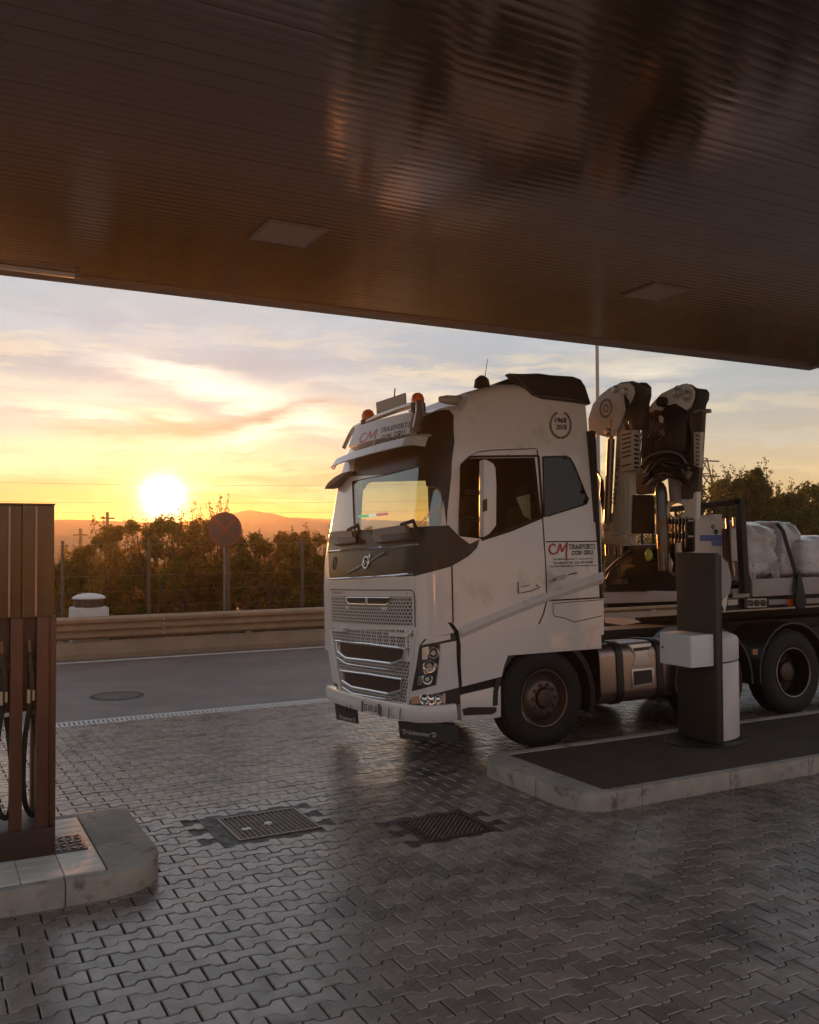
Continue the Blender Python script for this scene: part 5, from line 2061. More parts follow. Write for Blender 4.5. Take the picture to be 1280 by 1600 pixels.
# rear cab fairing edge and a plate standing for bright road glimpsed behind
MB().box(XR - .02, XR + .06, .02, CW - .02, 1.05, 3.4).build('cab_back', M_DARK, truck)
q = [pl_y(x, y, .05) for x, y in ((944, 966), (990, 967), (1002, 972), (975, 977), (946, 973))]
MB().prism(q, (0, .4, 0)).build('road_glimpse_plate', M_ALU, truck)
# ------------------------------------------------------------------ crane on the truck
crane = empty('crane', (0, 0, 0), truck)


def px_prism(name, pts, x, dx, m_, parent=None, bevel=.0, bseg=2):
    """outline on a crosswise plane x of the truck, dx deep"""
    b = MB()
    b.prism([pl_x(a, b_, x) for a, b_ in pts], (dx, 0, 0))
    return b.build(name, m_, parent or crane, bevel=bevel, bseg=bseg)


def py_prism(name, pts, y, dy, m_, parent=None, bevel=.0):
    b = MB()
    b.prism([pl_y(a, b_, y) for a, b_ in pts], (0, dy, 0))
    return b.build(name, m_, parent or crane, bevel=bevel)


CX = 2.75
# far arm: knuckle plates, arm, ram
px_prism('knuckle_plate', [(919, 655), (926, 632), (938, 617), (952, 606), (966, 600), (982, 598), (988, 603), (990, 612), (986, 624), (975, 644), (967, 664), (957, 681), (950, 684), (944, 682), (920, 676)], CX, .03, M_CRANEW, bevel=.006)
px_prism('knuckle_plate', [(924, 655), (931, 632), (943, 617), (957, 604), (971, 597), (988, 595), (996, 600), (999, 610), (994, 626), (982, 646), (974, 666), (962, 682), (926, 678)], CX + .145, .03, M_CRANEW, bevel=.006)
px_prism('boom_head', [(950, 612), (968, 598), (985, 596), (996, 599), (1001, 597), (1008, 604), (1008, 618), (1005, 630), (1003, 672), (984, 672), (978, 640), (960, 660), (940, 664)], CX + .04, .10, mat('boom_dark', (.05, .042, .038), rough=.4, var=.3, vscale=6), bevel=.01)
px_prism('outer_arm', [(964, 660), (982, 664), (984, 700), (984, 780), (982, 837), (943, 837), (943, 824), (957, 800), (960, 740)], CX + .06, .10, mat('arm_cream', (.60, .55, .48), rough=.45, var=.12, vscale=4), bevel=.012)
q = lambda x, y: pl_x(x, y, CX + .02)
b = MB()
b.tube([q(955, 686), q(949, 815)], .045, 14)
b.tube([q(955, 686), q(956.5, 655)], .028, 12)
b.build('ram', mat('ram_steel', (.28, .22, .19), rough=.3, metal=.7, var=.3, vscale=5), crane, smooth=50)
bl = MB()
for px, py, r_ in ((962, 608.5, .045), (977.5, 612.5, .048), (950, 674.5, .042), (948, 823.5, .05)):
    p = pl_x(px, py, CX)
    bl.lathe([(r_, .0), (r_, -.02), (r_ * .75, -.032), (0, -.034)], tuple(p), 'x', 16)
bl.build('pin', M_STEEL, crane, smooth=40)
p = pl_x(947, 638, CX)
b = MB()
b.lathe([(.085, -.002), (.115, -.002)], tuple(p), 'x', 28)
b.lathe([(.03, -.002), (.05, -.002)], tuple(p), 'x', 20)
b.build('round_logo', M_GREYL, crane)
# lettering running up the arm
geo = text2d('5000 E 6 ASC', .02, .25, 1.15)
A, B, C_, D_ = [pl_x(x, y, CX + .056) for x, y in ((962, 789), (969.5, 715), (963.5, 715), (956, 789))]
b = MB()
b.add([A.lerp(B, u).lerp(D_.lerp(C_, u), v) for u, v in geo[0]], geo[1])
b.build('lettering', M_BLK, crane)
b = MB()
e = [pl_x(x, y, CX + .055) for x, y in ((973, 752), (971, 765), (972, 778), (976, 785), (977, 772), (975, 758))]
b.tube(e, .006, 5, closed=True)
b.tube([pl_x(x, y, CX + .055) for x, y in ((961, 800), (958, 815), (960, 830))], .006, 5)
b.build('pressed_rib', M_CREAM, crane)


def louvre(pts_face, slots, x, dx, pts_side=None, slots_side=()):
    o = px_prism('louvre_box', pts_face, x, dx, M_CREAM, bevel=.008)
    s_ = MB()
    for sl_ in slots:
        s_.prism([pl_x(a, b_, x - .004) for a, b_ in sl_], (.01, 0, 0))
    if pts_side:
        yb = pl_x(*pts_face[1], x).y
        for sl_ in slots_side:
            s_.prism([pl_y(a, b_, yb - .006) for a, b_ in sl_], (0, .012, 0))
    s_.build('slots', M_BLACK, o)
    return o


sl1 = []
for k in range(8):
    y = 677.5 + k * 6.9
    if k == 6:
        continue
    sl1.append([(971.5, y + 1.5), (985.5, y - 2), (985.5, y + .4), (971.5, y + 4)])
sl2 = [[(992, y), (998.5, y + 1.5), (998.5, y + 4.2), (992, y + 2.8)] for y in [679 + k * 7 for k in range(8)]]
louvre([(969.5, 673), (989.5, 671.5), (989.5, 734), (970, 737.5)], sl1, CX - .02, .11, True, sl2)
sl3 = [[(1087, y), (1091.5, y + 1), (1091.5, y + 3), (1087, y + 2)] for y in [679 + k * 6.4 for k in range(8)]]
# near arm
NX = 2.95
px_prism('knuckle_plate', [(1006, 649), (1019, 630), (1033, 615), (1049, 607), (1066, 600), (1072, 599), (1080, 604), (1084, 612), (1083, 622), (1078, 636), (1072, 641), (1055, 630), (1040, 634), (1024, 650), (1010, 655)], NX, .03, M_CRANEW, bevel=.006)
px_prism('boom_head', [(1060, 603), (1076, 600), (1085, 606), (1100, 608), (1104, 614), (1103, 624), (1099, 632), (1097, 645), (1096, 690), (1082, 690), (1074, 650), (1066, 640), (1080, 620)], NX + .04, .05, mat('boom_dark', (.05, .042, .038)), bevel=.008)
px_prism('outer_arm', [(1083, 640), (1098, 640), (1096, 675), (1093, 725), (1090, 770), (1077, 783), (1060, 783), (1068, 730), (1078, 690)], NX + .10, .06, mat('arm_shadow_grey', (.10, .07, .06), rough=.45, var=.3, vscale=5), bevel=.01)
louvre([(1084, 675), (1095, 674.5), (1093, 731), (1084, 727)], sl3, NX - .02, .05)
bl = MB()
for px, py, r_ in ((1059, 613, .05), (1074.5, 617.5, .05)):
    p = pl_x(px, py, NX)
    bl.lathe([(r_ * 1.5, .0), (r_ * 1.5, -.008), (r_, -.010), (r_, -.02), (r_ * .7, -.03), (0, -.032)], tuple(p), 'x', 16)
bl.build('pin', M_STEEL, crane, smooth=40)
# dark pack of valves, winch and folded extensions between the arms
px_prism('boom_pack', [(1002, 660), (1014, 655), (1027, 646), (1036, 622), (1044, 619), (1052, 622), (1060, 634), (1083, 646), (1083, 680), (1068, 712), (1074, 730), (1058, 745), (1036, 747), (1018, 757), (1018, 771), (993, 773), (983, 738), (1002, 725)], NX + .12, .10, mat('boom_dark', (.05, .042, .038)), bevel=.02)
px_prism('boom_pack', [(1028, 628), (1040, 618), (1056, 628), (1074, 646), (1070, 700), (1050, 735), (1020, 745), (1008, 720), (1012, 680), (1022, 664)], NX + .02, .12, mat('pack_black', (.018, .017, .017), rough=.35), bevel=.02)
px_prism('winch_arm', [(1008, 652), (1024, 640), (1030, 642), (1026, 648), (1012, 658), (1007, 657)], NX - .03, .08, mat('winch_red', (.16, .03, .022), rough=.4), bevel=.01)
p = pl_x(1036, 628, NX - .02)
MB().lathe([(.0, -.05), (.055, -.05), (.06, 0), (.06, .06)], tuple(p), 'x', 16).build('sheave', mat('pack_black', (.018, .017, .017)), crane, smooth=40)
for pts in ([(1029, 650), (1033, 649), (1036, 656), (1034, 661), (1030, 658)], [(1030, 672), (1034, 670), (1037, 678), (1033, 681), (1029, 677)], [(1026, 686), (1030, 682), (1031, 684), (1027, 688)]):
    px_prism('valve_tag', pts, NX - .01, .02, mat('plate_white', (.66, .60, .58)))
# hoses
hs = MB()
rgh = random.Random(3)
for k in range(16):
    y0 = 706 + k * 2.6
    xa, xb_ = 1006 + rgh.uniform(-6, 10), 1078 + rgh.uniform(-12, 4)
    d_ = NX - .04 - rgh.uniform(0, .08)
    pts = [pl_x(xa, y0 + rgh.uniform(8, 22), d_), pl_x(xa + 14, y0 + rgh.uniform(-2, 4), d_), pl_x(1040 + rgh.uniform(-6, 6), y0 + rgh.uniform(-6, 2), d_ - .02), pl_x(xb_ - 12, y0 + rgh.uniform(0, 8), d_), pl_x(xb_, y0 + rgh.uniform(6, 26), d_)]
    sm_ = []
    for i in range(len(pts) - 1):
        for q_ in range(4):
            sm_.append(pts[i].lerp(pts[i + 1], q_ / 4))
    sm_.append(pts[-1])
    for _ in range(3):
        sm_ = [sm_[0]] + [(sm_[i - 1] + sm_[i] * 2 + sm_[i + 1]) / 4 for i in range(1, len(sm_) - 1)] + [sm_[-1]]
    hs.cur = 1 if k % 4 == 1 else 0
    hs.tube(sm_, rgh.choice((.009, .012, .015)), 6)
hs.cur = 0
for k in range(9):
    xa = 992 + k * 3
    d_ = NX - .02
    pts = [pl_x(xa + 22, 640 + k * 4, d_), pl_x(xa + 14, 668 + k * 2, d_ - .05), pl_x(xa + 6, 690, d_ - .04), pl_x(xa + 2, 722 + k * 3, d_)]
    hs.tube(pts, .010, 6)
for k in range(5):
    hs.tube([pl_x(976 + k * 1.5, 618 + k * 2, CX - .02), pl_x(979 + k, 640, CX - .05), pl_x(976 + k, 660, CX - .03), pl_x(979 + k, 672, CX)], .010, 6)
for k in range(6):
    hs.tube([pl_x(932 + k * 2, 735 + 3 * k, CX + .1), pl_x(940 + k, 748 + 8 * k, CX), pl_x(938 + k, 775 + 5 * k, CX), pl_x(946, 800 + 4 * k, CX + .05)], .012, 6)
tag(hs.build('hoses', [M_HOSE, mat('pale_hose', (.22, .19, .17), rough=.35)], crane, smooth=60), kind='stuff')
# hook bars sticking out
for pts in ([(976, 643), (990, 639), (1004, 636), (1018, 635.5), (1004, 640), (1003, 640)], [(1085, 644), (1096, 641), (1110, 641), (1111, 643), (1100, 644.5)]):
    MB().tube([pl_x(a, b_, NX - .05) for a, b_ in pts], .014, 8).build('hook_bar', M_STEEL, crane, smooth=60)
# struts behind the near arm
px_prism('strut', [(1043, 745), (1056, 743), (1056, 784), (1046, 784)], NX + .02, .1, mat('strut_grey', (.34, .29, .26), rough=.5, var=.2), bevel=.008)
px_prism('strut', [(1060, 752), (1074, 736), (1077, 739), (1064, 758)], NX, .06, MATS['strut_grey'], bevel=.006)
px_prism('strut', [(1082, 783), (1084, 770), (1089, 768), (1088, 812), (1083, 812)], NX, .06, M_CRANEW, bevel=.006)
# column, tank and pedestal
px_prism('crane_base_box', [(982, 775), (985, 773), (1015, 773), (1018, 776), (1018, 834), (982, 834)], NX - .1, .06, mat('pack_black', (.018, .017, .017)), bevel=.02)
c = pl_x(1032.5, 760, NX - .05)
cb = pl_x(1038, 892, NX - .05)
rr = 9.3 / FOC * ((TM @ c) - CAM).dot(Fw)
b = MB()
hgt = c.z - cb.z
b.lathe([(rr * 1.05, -hgt), (rr * 1.05, -.09), (rr, -.06), (rr * .95, -.02), (rr * .5, .04), (0, .05)], tuple(c), seg=24)
col_ = b.build('oil_tank', mat('tank_brown', (.06, .045, .04), rough=.2, coat=.4), crane, smooth=50)
b = MB()
for k in range(2):
    z = -hgt + .10 + .26 * k
    vs, fs = [], []
    for i in range(13):
        a = math.pi * .6 + 2.6 * i / 12
        for zz in (z + .10 * i / 12 * 1.4, z + .10 + .10 * i / 12 * 1.4):
            vs.append((c.x + rr * 1.07 * math.cos(a), c.y + rr * 1.07 * math.sin(a), c.z + zz))
    fs = [(i * 2, i * 2 + 1, i * 2 + 3, i * 2 + 2) for i in range(12)]
    b.add(vs, fs)
b.build('hazard_stripes', mat('hazard_amber', (.24, .12, .04), rough=.5), col_)
fp = [(1041, 783), (1088, 783), (1088, 809), (1041, 811)]
b = MB()
out_ = [pl_x(a, b_, NX + .1) for a, b_ in fp]
ctr = pl_x(1057, 797, NX + .1)
oval = [ctr + Vector((0, -.10 * math.cos(a) * 1.25, .075 * math.sin(a))) for a in [2 * math.pi * k / 20 for k in range(20)]]
# plate with an oval hole: bridge outline samples to the oval
smp = []
for k in range(20):
    a = 2 * math.pi * k / 20
    ux, uz = -math.cos(a), math.sin(a)
    y0, y1 = min(p.y for p in out_), max(p.y for p in out_)
    z0, z1 = min(p.z for p in out_), max(p.z for p in out_)
    t_ = 1e9
    if ux > 1e-6: t_ = min(t_, (y1 - ctr.y) / ux)
    if ux < -1e-6: t_ = min(t_, (y0 - ctr.y) / ux)
    if uz > 1e-6: t_ = min(t_, (z1 - ctr.z) / uz)
    if uz < -1e-6: t_ = min(t_, (z0 - ctr.z) / uz)
    smp.append(Vector((out_[0].x, ctr.y + ux * t_, ctr.z + uz * t_)))
th_ = Vector((.02, 0, 0))
vs = smp + oval + [p + th_ for p in smp] + [p + th_ for p in oval]
fs = []
for k in range(20):
    j = (k + 1) % 20
    fs += [(k, j, 20 + j, 20 + k), (40 + k, 60 + k, 60 + j, 40 + j), (k, 40 + k, 40 + j, j), (20 + k, 20 + j, 60 + j, 60 + k)]
b.add(vs, fs)
b.build('frame_plate', M_CRANEW, crane)
px_prism('valve_block', [(1042, 812), (1084, 808), (1084, 862), (1044, 866)], NX + .15, .03, mat('pack_black', (.018, .017, .017)), bevel=.015)
vb = MB()
for k in range(14):
    p = pl_x(1046 + (k % 7) * 5.4, 815 + (k // 7) * 22 + rgh.uniform(-2, 2), NX + .12)
    vb.lathe([(.022, -.05), (.022, .03), (.012, .05), (0, .05)], tuple(p), 'x', 8)
    vb.tube([p, p + Vector((-.06, 0, .05)), p + Vector((-.05, .03, -.12))], .008, 5)
vb.build('valves', mat('valve_metal', (.30, .25, .22), rough=.35, metal=.8), crane, smooth=50)
cr0 = pl_x(960, 848, NX)
px_prism('slewing_base', [(943, 838), (984, 838), (986, 850), (944, 851)], CX, .08, M_CREAM, bevel=.01)
px_prism('slewing_base', [(944, 852), (1056, 850), (1056, 922), (946, 924)], CX + .25, .10, mat('pack_black', (.018, .017, .017)), bevel=.02)
b = MB()
for px in (951, 960, 970, 1060):
    p = pl_x(px, 860, CX + .2)
    b.lathe([(.04, -.06), (.04, .08), (0, .085)], tuple(p), seg=10)
for pts in ([(948, 892), (962, 878), (976, 868), (984, 860)], [(948, 905), (956, 890), (966, 884), (968, 895)], [(1046, 870), (1050, 880), (1048, 893), (1054, 898)]):
    b.tube([pl_x(a, b_, CX + .15) for a, b_ in pts], .016, 6)
b.box(*[v for v in (CX + .1, CX + .2, pl_x(962, 908, CX + .1).y - .1, pl_x(962, 908, CX + .1).y + .06, pl_x(960, 909, CX + .1).z - .03, pl_x(960, 909, CX + .1).z + .03)])
tag(b.build('pipework', mat('valve_metal', (.30, .25, .22)), crane, smooth=50), kind='stuff')
p = pl_x(1016, 867, CX + .18)  # added disc standing for a flare ghost of the sun
b = MB()
b.lathe([(.075, .06), (.078, -.02), (.07, -.03)], tuple(p), 'x', 20)
wlo = b.build('sun_ghost_disc', M_BLACK, crane, smooth=40)
MB().lathe([(.069, -.022), (.05, -.036), (0, -.042)], tuple(p), 'x', 20).build('lens', mat('ghost_lime', (.60, .68, .10), rough=.2, coat=.6), wlo, smooth=60)

# sub-frame board, gap and marker plates
py_prism('frame_board', [(943, 926), (1000, 924.5), (1100, 923), (1175, 922), (1175, 934), (1100, 938), (1000, 941.5), (943, 943)], .10, .08, mat('board_pale', (.42, .36, .34), rough=.5, var=.2, vscale=3), truck, bevel=.006)
# control cabinet at the near side
cc_ = py_prism('control_cabinet', [(1084.5, 810), (1131, 810), (1131, 884), (1084.5, 880)], .25, .35, mat('cabinet_white', (.66, .60, .55), rough=.45, var=.08), truck, bevel=.012)
py_prism('blue_sticker', [(1094, 836), (1130, 836), (1130, 845.5), (1094, 845.5)], .245, .004, mat('sticker_blue', (.09, .14, .42), rough=.4), cc_)
py_prism('blue_sticker', [(1112.5, 846), (1130, 846), (1130, 853), (1112.5, 853)], .245, .004, MATS['sticker_blue'], cc_)
for px, py, r_, m_ in ((1118.5, 831, .032, M_BLACK), (1114, 823, .03, M_GREYL)):
    p = pl_y(px, py, .25)
    MB().lathe([(r_, .0), (r_ * .9, -.012), (0, -.014)], tuple(p), 'y', 16).build('button', m_, cc_)
py_prism('top_bracket', [(1112, 804), (1128, 803), (1128, 810), (1112, 810)], .28, .2, MATS['cabinet_white'], cc_)
py_prism('red_post', [(1131.5, 826), (1141.5, 826), (1141.5, 877), (1132.5, 875)], .22, .1, mat('post_red', (.16, .045, .03), rough=.5), truck)
py_prism('lamp_box', [(1142, 826), (1157, 825), (1158.5, 876.5), (1143.5, 876.5)], .16, .14, mat('cabinet_white', (.66, .60, .55)), truck, bevel=.012)
for k, (px, py) in enumerate(((1137, 818), (1148, 816), (1144, 882), (1152, 884), (1146, 893), (1154, 897))):
    p = pl_y(px, py, .22)
    MB().tube([p - Vector((0, 0, .06)), p + Vector((0, 0, .06))], .025, 8).build('lever', mat('valve_metal', (.30, .25, .22)), truck, smooth=50)

# load bed
HX = 4.42
b = MB()
A, B = pl_x(1088, 789, HX), pl_x(1157, 779, HX)
top = B.z
yn = pl_x(1158, 850, HX).y
bedz = pl_y(1230, 899, .06).z
b.box(HX, HX + .07, yn, CW - .1, top - .07, top)
b.box(HX, HX + .09, yn - .02, yn + .07, bedz - .2, top)
b.box(HX, HX + .09, CW - .2, CW - .1, bedz - .2, top)
b.box(HX + .01, HX + .04, yn + .1, CW - .2, top - .28, top - .10) if False else None
b.build('head_frame', M_DARK, truck, bevel=.008)
mesh_ = MB()
for k in range(9):
    y = yn + .2 + k * .22
    mesh_.box(HX + .02, HX + .045, y, y + .025, bedz, top - .07)
mesh_.build('head_bars', M_DARK, truck)
MB().box(HX - .1, 9.4, .03, CW - .03, bedz - .24, bedz - .20).box(HX - .1, 9.4, .12, .2, bedz - .40, bedz - .24).box(HX - .1, 9.4, CW - .2, CW - .12, bedz - .40, bedz - .24).build('bed_floor', M_DARK, truck)
M_BOARD = mat('side_board', (.44, .39, .37), rough=.6, var=.2, vscale=2, dirt=((.25, .19, .16), 3, .6))
zt_, zb_ = pl_y(1230, 903, .0).z, pl_y(1230, 930, .0).z
xs_ = [pl_y(1174.5, 915, 0).x, pl_y(1245, 915, 0).x, pl_y(1345, 915, 0).x]
xs_.append(xs_[-1] + 1.4)
for a, b_ in zip(xs_, xs_[1:]):
    MB().box(a + .015, b_ - .015, -.0, .03, zb_, zt_).build('side_board', M_BOARD, truck, bevel=.006)
py_prism('side_board', [(1146, 920), (1172, 919), (1172, 932), (1146, 934)], .02, .03, M_BOARD, truck)
for x in xs_[1:3]:
    b = MB()
    b.prism([(x - .10, -.02, zb_ - .10), (x - .03, -.02, zt_ + .05), (x + .03, -.02, zt_ + .05), (x + .10, -.02, zb_ - .10), (x + .05, -.02, zb_ - .18), (x - .05, -.02, zb_ - .18)], (0, -.035, 0))
    b.build('stake_pocket', M_DARK, truck, bevel=.006)
rl = py_prism('lamp_cluster', [(1168, 935.5), (1198, 935), (1198, 948.5), (1168, 949.5)], .04, .05, mat('cluster_steel', (.42, .38, .35), rough=.4, metal=.5), truck)
for px in (1173, 1183, 1193):
    p = pl_y(px, 942, .036)
    MB().lathe([(.038, .0), (.04, -.015), (.028, -.02), (.0, -.012)], tuple(p), 'y', 16).build('round_lamp', M_DGLASS, rl, smooth=40)
py_prism('small_plate', [(1138, 937), (1153, 936.5), (1153, 945), (1138, 946)], .04, .02, mat('cluster_steel', (.42, .38, .35)), truck)
py_prism('side_marker', [(1232, 936), (1241, 936), (1241, 947), (1232, 947)], .035, .02, M_ORANGE, truck)
py_prism('side_marker', [(1176.5, 1014), (1184, 1014), (1184, 1023), (1176.5, 1023)], .0, .02, mat('marker_dull', (.40, .14, .08), rough=.4), truck)
py_prism('under_rail', [(1202, 937), (1290, 934), (1290, 942), (1202, 945)], .05, .04, mat('strut_grey', (.34, .29, .26)), truck)


# wrapped loads: each rests on the bed and is a thing of its own
def load(px0, px1, ptop, seed, label, lean, y0=.22, dy=1.5, xoff=0.0):
    a, b_ = pl_y(px0, 885, y0), pl_y(px1, 885, y0)
    zt2 = pl_y((px0 + px1) / 2, ptop, y0).z
    zb2 = bedz + .0
    org = TM @ Vector(((a.x + b_.x) / 2 + xoff, y0 + dy / 2, bedz - .20))
    t = empty('wrapped_load', tuple(org))
    t.rotation_euler = truck.rotation_euler
    tag(t, label, 'wrapped load', 'wrapped loads on the truck bed')
    w, d, h = (b_.x - a.x) / 2, dy / 2, zt2 - (bedz - .20)
    pal = MB()
    for y in (-d + .02, -.06, d - .14):
        pal.box(-w, w, y, y + .12, .0, .10)
    for k in range(6):
        x = -w + k * (2 * w - .12) / 5
        pal.box(x, x + .12, -d, d, .10, .125)
    pal.build('pallet', mat('old_pallet', (.09, .06, .045), rough=.9, var=.4), t)
    bm = bmesh.new()
    bmesh.ops.create_cube(bm, size=1)
    bmesh.ops.subdivide_edges(bm, edges=bm.edges, cuts=15, use_grid_fill=True)
    for v in bm.verts:
        x, y, z = v.co * 2
        k = 1 - .10 * max(0, abs(x) ** 6 * abs(z) ** 6 + abs(y) ** 6 * abs(z) ** 6 + abs(x) ** 6 * abs(y) ** 6)
        bulge = 1 + .06 * (1 - z * z)
        taper = 1 - (.10 if z < -.75 else 0)
        p = Vector((x * w * k * bulge * taper + lean * (z + 1) * .5, y * d * k * bulge * taper, .13 + (z * k + 1) / 2 * (h - .13)))
        n_ = mnoise.fractal(p * 3.0 + Vector((seed, 0, 0)), 1, 2, 4)
        st_ = mnoise.noise(Vector((p.x * 4 + seed, p.y * 4, p.z * 26)))
        dirn = Vector((x, y, z * .4)).normalized()
        v.co = p + dirn * (.055 * n_ + .028 * st_)
    # film skirt pulled down to the pallet
    me = bpy.data.meshes.new('stretch_film')
    bm.to_mesh(me)
    bm.free()
    me.materials.append(film)
    me.shade_smooth()
    link('stretch_film', me, t)
    for (sx, ww) in (((-.66, .06), (.62, .08)) if seed < 5 else ()):
        sk = MB()
        vs, fs = [], []
        for i in range(7):
            u = i / 6
            for j in range(5):
                v = j / 4
                pinch = 1.3 - .75 * v
                vs.append((sx * w + (u - .5) * ww * pinch * 2 + .05 * v, -d * .97 - .02 + .03 * v + .02 * math.sin(u * 9) + .012 * math.sin(u * 23 + v * 4), .36 - v * (.24 + .06 * math.sin(u * 14))))
        fs = [(i * 5 + j, (i + 1) * 5 + j, (i + 1) * 5 + j + 1, i * 5 + j + 1) for i in range(6) for j in range(4)]
        sk.add(vs, fs)
        sk.build('film_tail', film, t, smooth=60)
    return t, w, d, h


film = bpy.data.materials.new('stretch_film')
film.use_nodes = True
n = NT(film.node_tree)
bs = film.node_tree.nodes['Principled BSDF']
tcn = film.node_tree.nodes.new('ShaderNodeTexCoord')
vx, vy, vz_ = n.sep(tcn.outputs['Object'])
wr = n.noise(n.comb(n.math('MULTIPLY', vx, 3), n.math('MULTIPLY', vy, 3), n.math('MULTIPLY', n.math('ADD', vz_, n.math('MULTIPLY', vx, .25)), 30)), 1.0, 6, .7, .5)
n.l.new(n.mix(n.mapr(n.noise(tcn.outputs['Object'], 2.2, 4), .4, .65), (.82, .79, .81), (.58, .52, .52)), bs.inputs['Base Color'])
bs.inputs['Roughness'].default_value = .22
bs.inputs['Coat Weight'].default_value = .5
bm_n = film.node_tree.nodes.new('ShaderNodeBump')
bm_n.inputs['Strength'].default_value = .8
bm_n.inputs['Distance'].default_value = .05
n.l.new(wr, bm_n.inputs['Height'])
n.l.new(bm_n.outputs[0], bs.inputs['Normal'])

l1, w1, d1, h1 = load(1166, 1222, 813, 4.0, 'pallet load in wrinkled white film, the taller one beside the black head frame', -.04)
load(1217, 1252, 812, 9.0, 'narrow film wrapped load leaning behind the strap of the first pallet', .05, y0=.35, dy=1.4)
load(1248, 1320, 836, 17.0, 'lower film wrapped pallet cut off by the right edge of the photo', 0)
# lashing strap over the first load
b = MB()
pts = [pl_y(1214, 818, .12), pl_y(1224, 830, .08), pl_y(1232, 858, .05), pl_y(1241, 886, .02), pl_y(1244, 904, -.03), pl_y(1243, 925, -.05)]
wd = Vector((.03, 0, .01))
vs = []
for p in pts:
    vs += [TM @ (p - wd), TM @ (p + wd), TM @ (p + wd + Vector((0, .006, 0))), TM @ (p - wd + Vector((0, .006, 0)))]
fs = [(k * 4 + i, k * 4 + (i + 1) % 4, k * 4 + 4 + (i + 1) % 4, k * 4 + 4 + i) for k in range(len(pts) - 1) for i in range(4)]
b.add(vs, fs)
tag(b.build('lashing_strap', M_RUBBER), 'black lashing strap pulled slantwise over the film wrapped pallet', 'strap')

# ------------------------------------------------------------------ air and water post on the island
PX = 6.90
PY0, PY1 = 6.64, 7.17
zi = .138
t = empty('service_post', (PX, (PY0 + PY1) / 2, zi))
tag(t, 'dark slab shaped air and water post with a white locker and rounded white cylinder', 'service post')
L = lambda x, y, z: (x - PX, y - (PY0 + PY1) / 2, z - zi)
M_POST = mat('post_grey', (.045, .036, .028), rough=.5, var=.2, vscale=3)
ztop = 2.03
b = MB()
a0, a1 = L(PX, PY0, zi), L(PX + .055, PY1, ztop)
b.box(a0[0], a1[0], a0[1], a1[1], 0.03, a1[2])
b.build('slab', M_POST, t, bevel=.008)
b = MB()
b.box(a1[0] + .002, a1[0] + .05, a0[1] + .02, a1[1] - .02, .03, a1[2] - .02)
b.build('back_frame', M_BLACK, t)
bx = MB().box(-.30, -.002, .03, .46, .92 - zi, 1.235 - zi) if False else None
yb0 = L(0, 6.67, 0)[1]
bo_ = MB().box(-.30, -.003, yb0, yb0 + .43, .925 - zi, 1.235 - zi).build('locker', mat('locker_white', (.74, .75, .77), rough=.4, var=.04), t, bevel=.006)
MB().box(-.306, -.3005, yb0 + .012, yb0 + .418, .937 - zi, 1.222 - zi).build('locker_door', MATS['locker_white'], bo_, bevel=.002, bseg=1)
MB().lathe([(.011, -.005), (.011, .0), (0, .0)], (-.3075, yb0 + .38, 1.09 - zi), 'x', 12).build('lock', M_BLACK, bo_)
yc = L(0, 6.93, 0)[1]
cyl = MB()
z1, z2, z3 = .03, .935 - zi, 1.25 - zi
cyl_prof = lambda zz: zz
def halfcyl(z0, z1_, dome):
    b = MB()
    prof = [(0, z0), (.24, z0), (.25, z0 + .01), (.25, z1_ - (.10 if dome else .01))]
    if dome:
        prof += [(.25 * math.cos(a), z1_ - .10 + .10 * math.sin(a)) for a in [math.pi / 2 * k / 6 for k in range(1, 7)]]
    else:
        prof += [(.243, z1_), (0, z1_)]
    b.lathe([(r, z) for r, z in prof], (a1[0] + .05, yc, 0), seg=28, a0=-math.pi * .5, a1=math.pi * .5)
    for i, p in enumerate(b.v):
        b.v[i] = (a1[0] + .05 + (p[0] - a1[0] - .05) * 1.75, p[1], p[2])
    return b
M_CYL = mat('cylinder_white', (.62, .57, .58), rough=.35, var=.06)
halfcyl(.03, z2, False).build('lower_cover', M_CYL, t, smooth=40)
halfcyl(z2 + .012, z3, True).build('upper_cover', M_CYL, t, smooth=40)
b = MB()
b.lathe([(0, 0), (.36, 0), (.36, .012), (.33, .025), (0, .025)], (.12, yc, 0), seg=40)
for i, p in enumerate(b.v):
    b.v[i] = (.12 + (p[0] - .12) * 1.2, p[1], p[2])
b.build('base_plate', M_BLACK, t)
dz = at_y(1116, 908, 6.74).z - zi
dr_ = .29
b = MB()
b.lathe([(0, -.02), (dr_ - .01, -.02), (dr_, -.01), (dr_, .03), (0, .03)], (a1[0] + .01, L(0, 6.78, 0)[1], dz), 'y', 30, -math.pi * .5 + .3, math.pi * .5 - .3)
dsc = b.build('hose_reel_disc', mat('disc_grey', (.40, .36, .34), rough=.5, var=.08), t, smooth=40)
yd = L(0, 6.78, 0)[1] - .0225
b = MB()
for (u, v, w_, h_) in ((.10, .10, .05, .02), (.115, .075, .035, .012), (.12, .0, .03, .035), (.135, .03, .02, .02)):
    b.obox((a1[0] - .04 + u, yd, dz + v), (w_, 0, .01), (0, .0015, 0), (-.006, 0, h_))
b.tube([(a1[0] + .045, yd, dz + .03), (a1[0] + .075, yd, dz + .035), (a1[0] + .095, yd, dz + .0), (a1[0] + .075, yd, dz - .045), (a1[0] + .05, yd, dz - .05)], .008, 6)
b.build('emblem', mat('emblem_ink', (.06, .05, .05), rough=.5), dsc)
b = MB()
b.box(a1[0] + .02, a1[0] + .125, yd - .0015, yd + .001, dz - .105, dz - .075)
b.build('red_band', mat('emblem_red', (.20, .04, .03), rough=.5), dsc)
q = [at_y(x, y, 6.72) for x, y in ((1125, 944), (1130, 937), (1137, 929), (1136, 943), (1132.5, 957), (1130, 948))]
b = MB()
b.prism([L(*p) for p in q], (0, .003, 0))
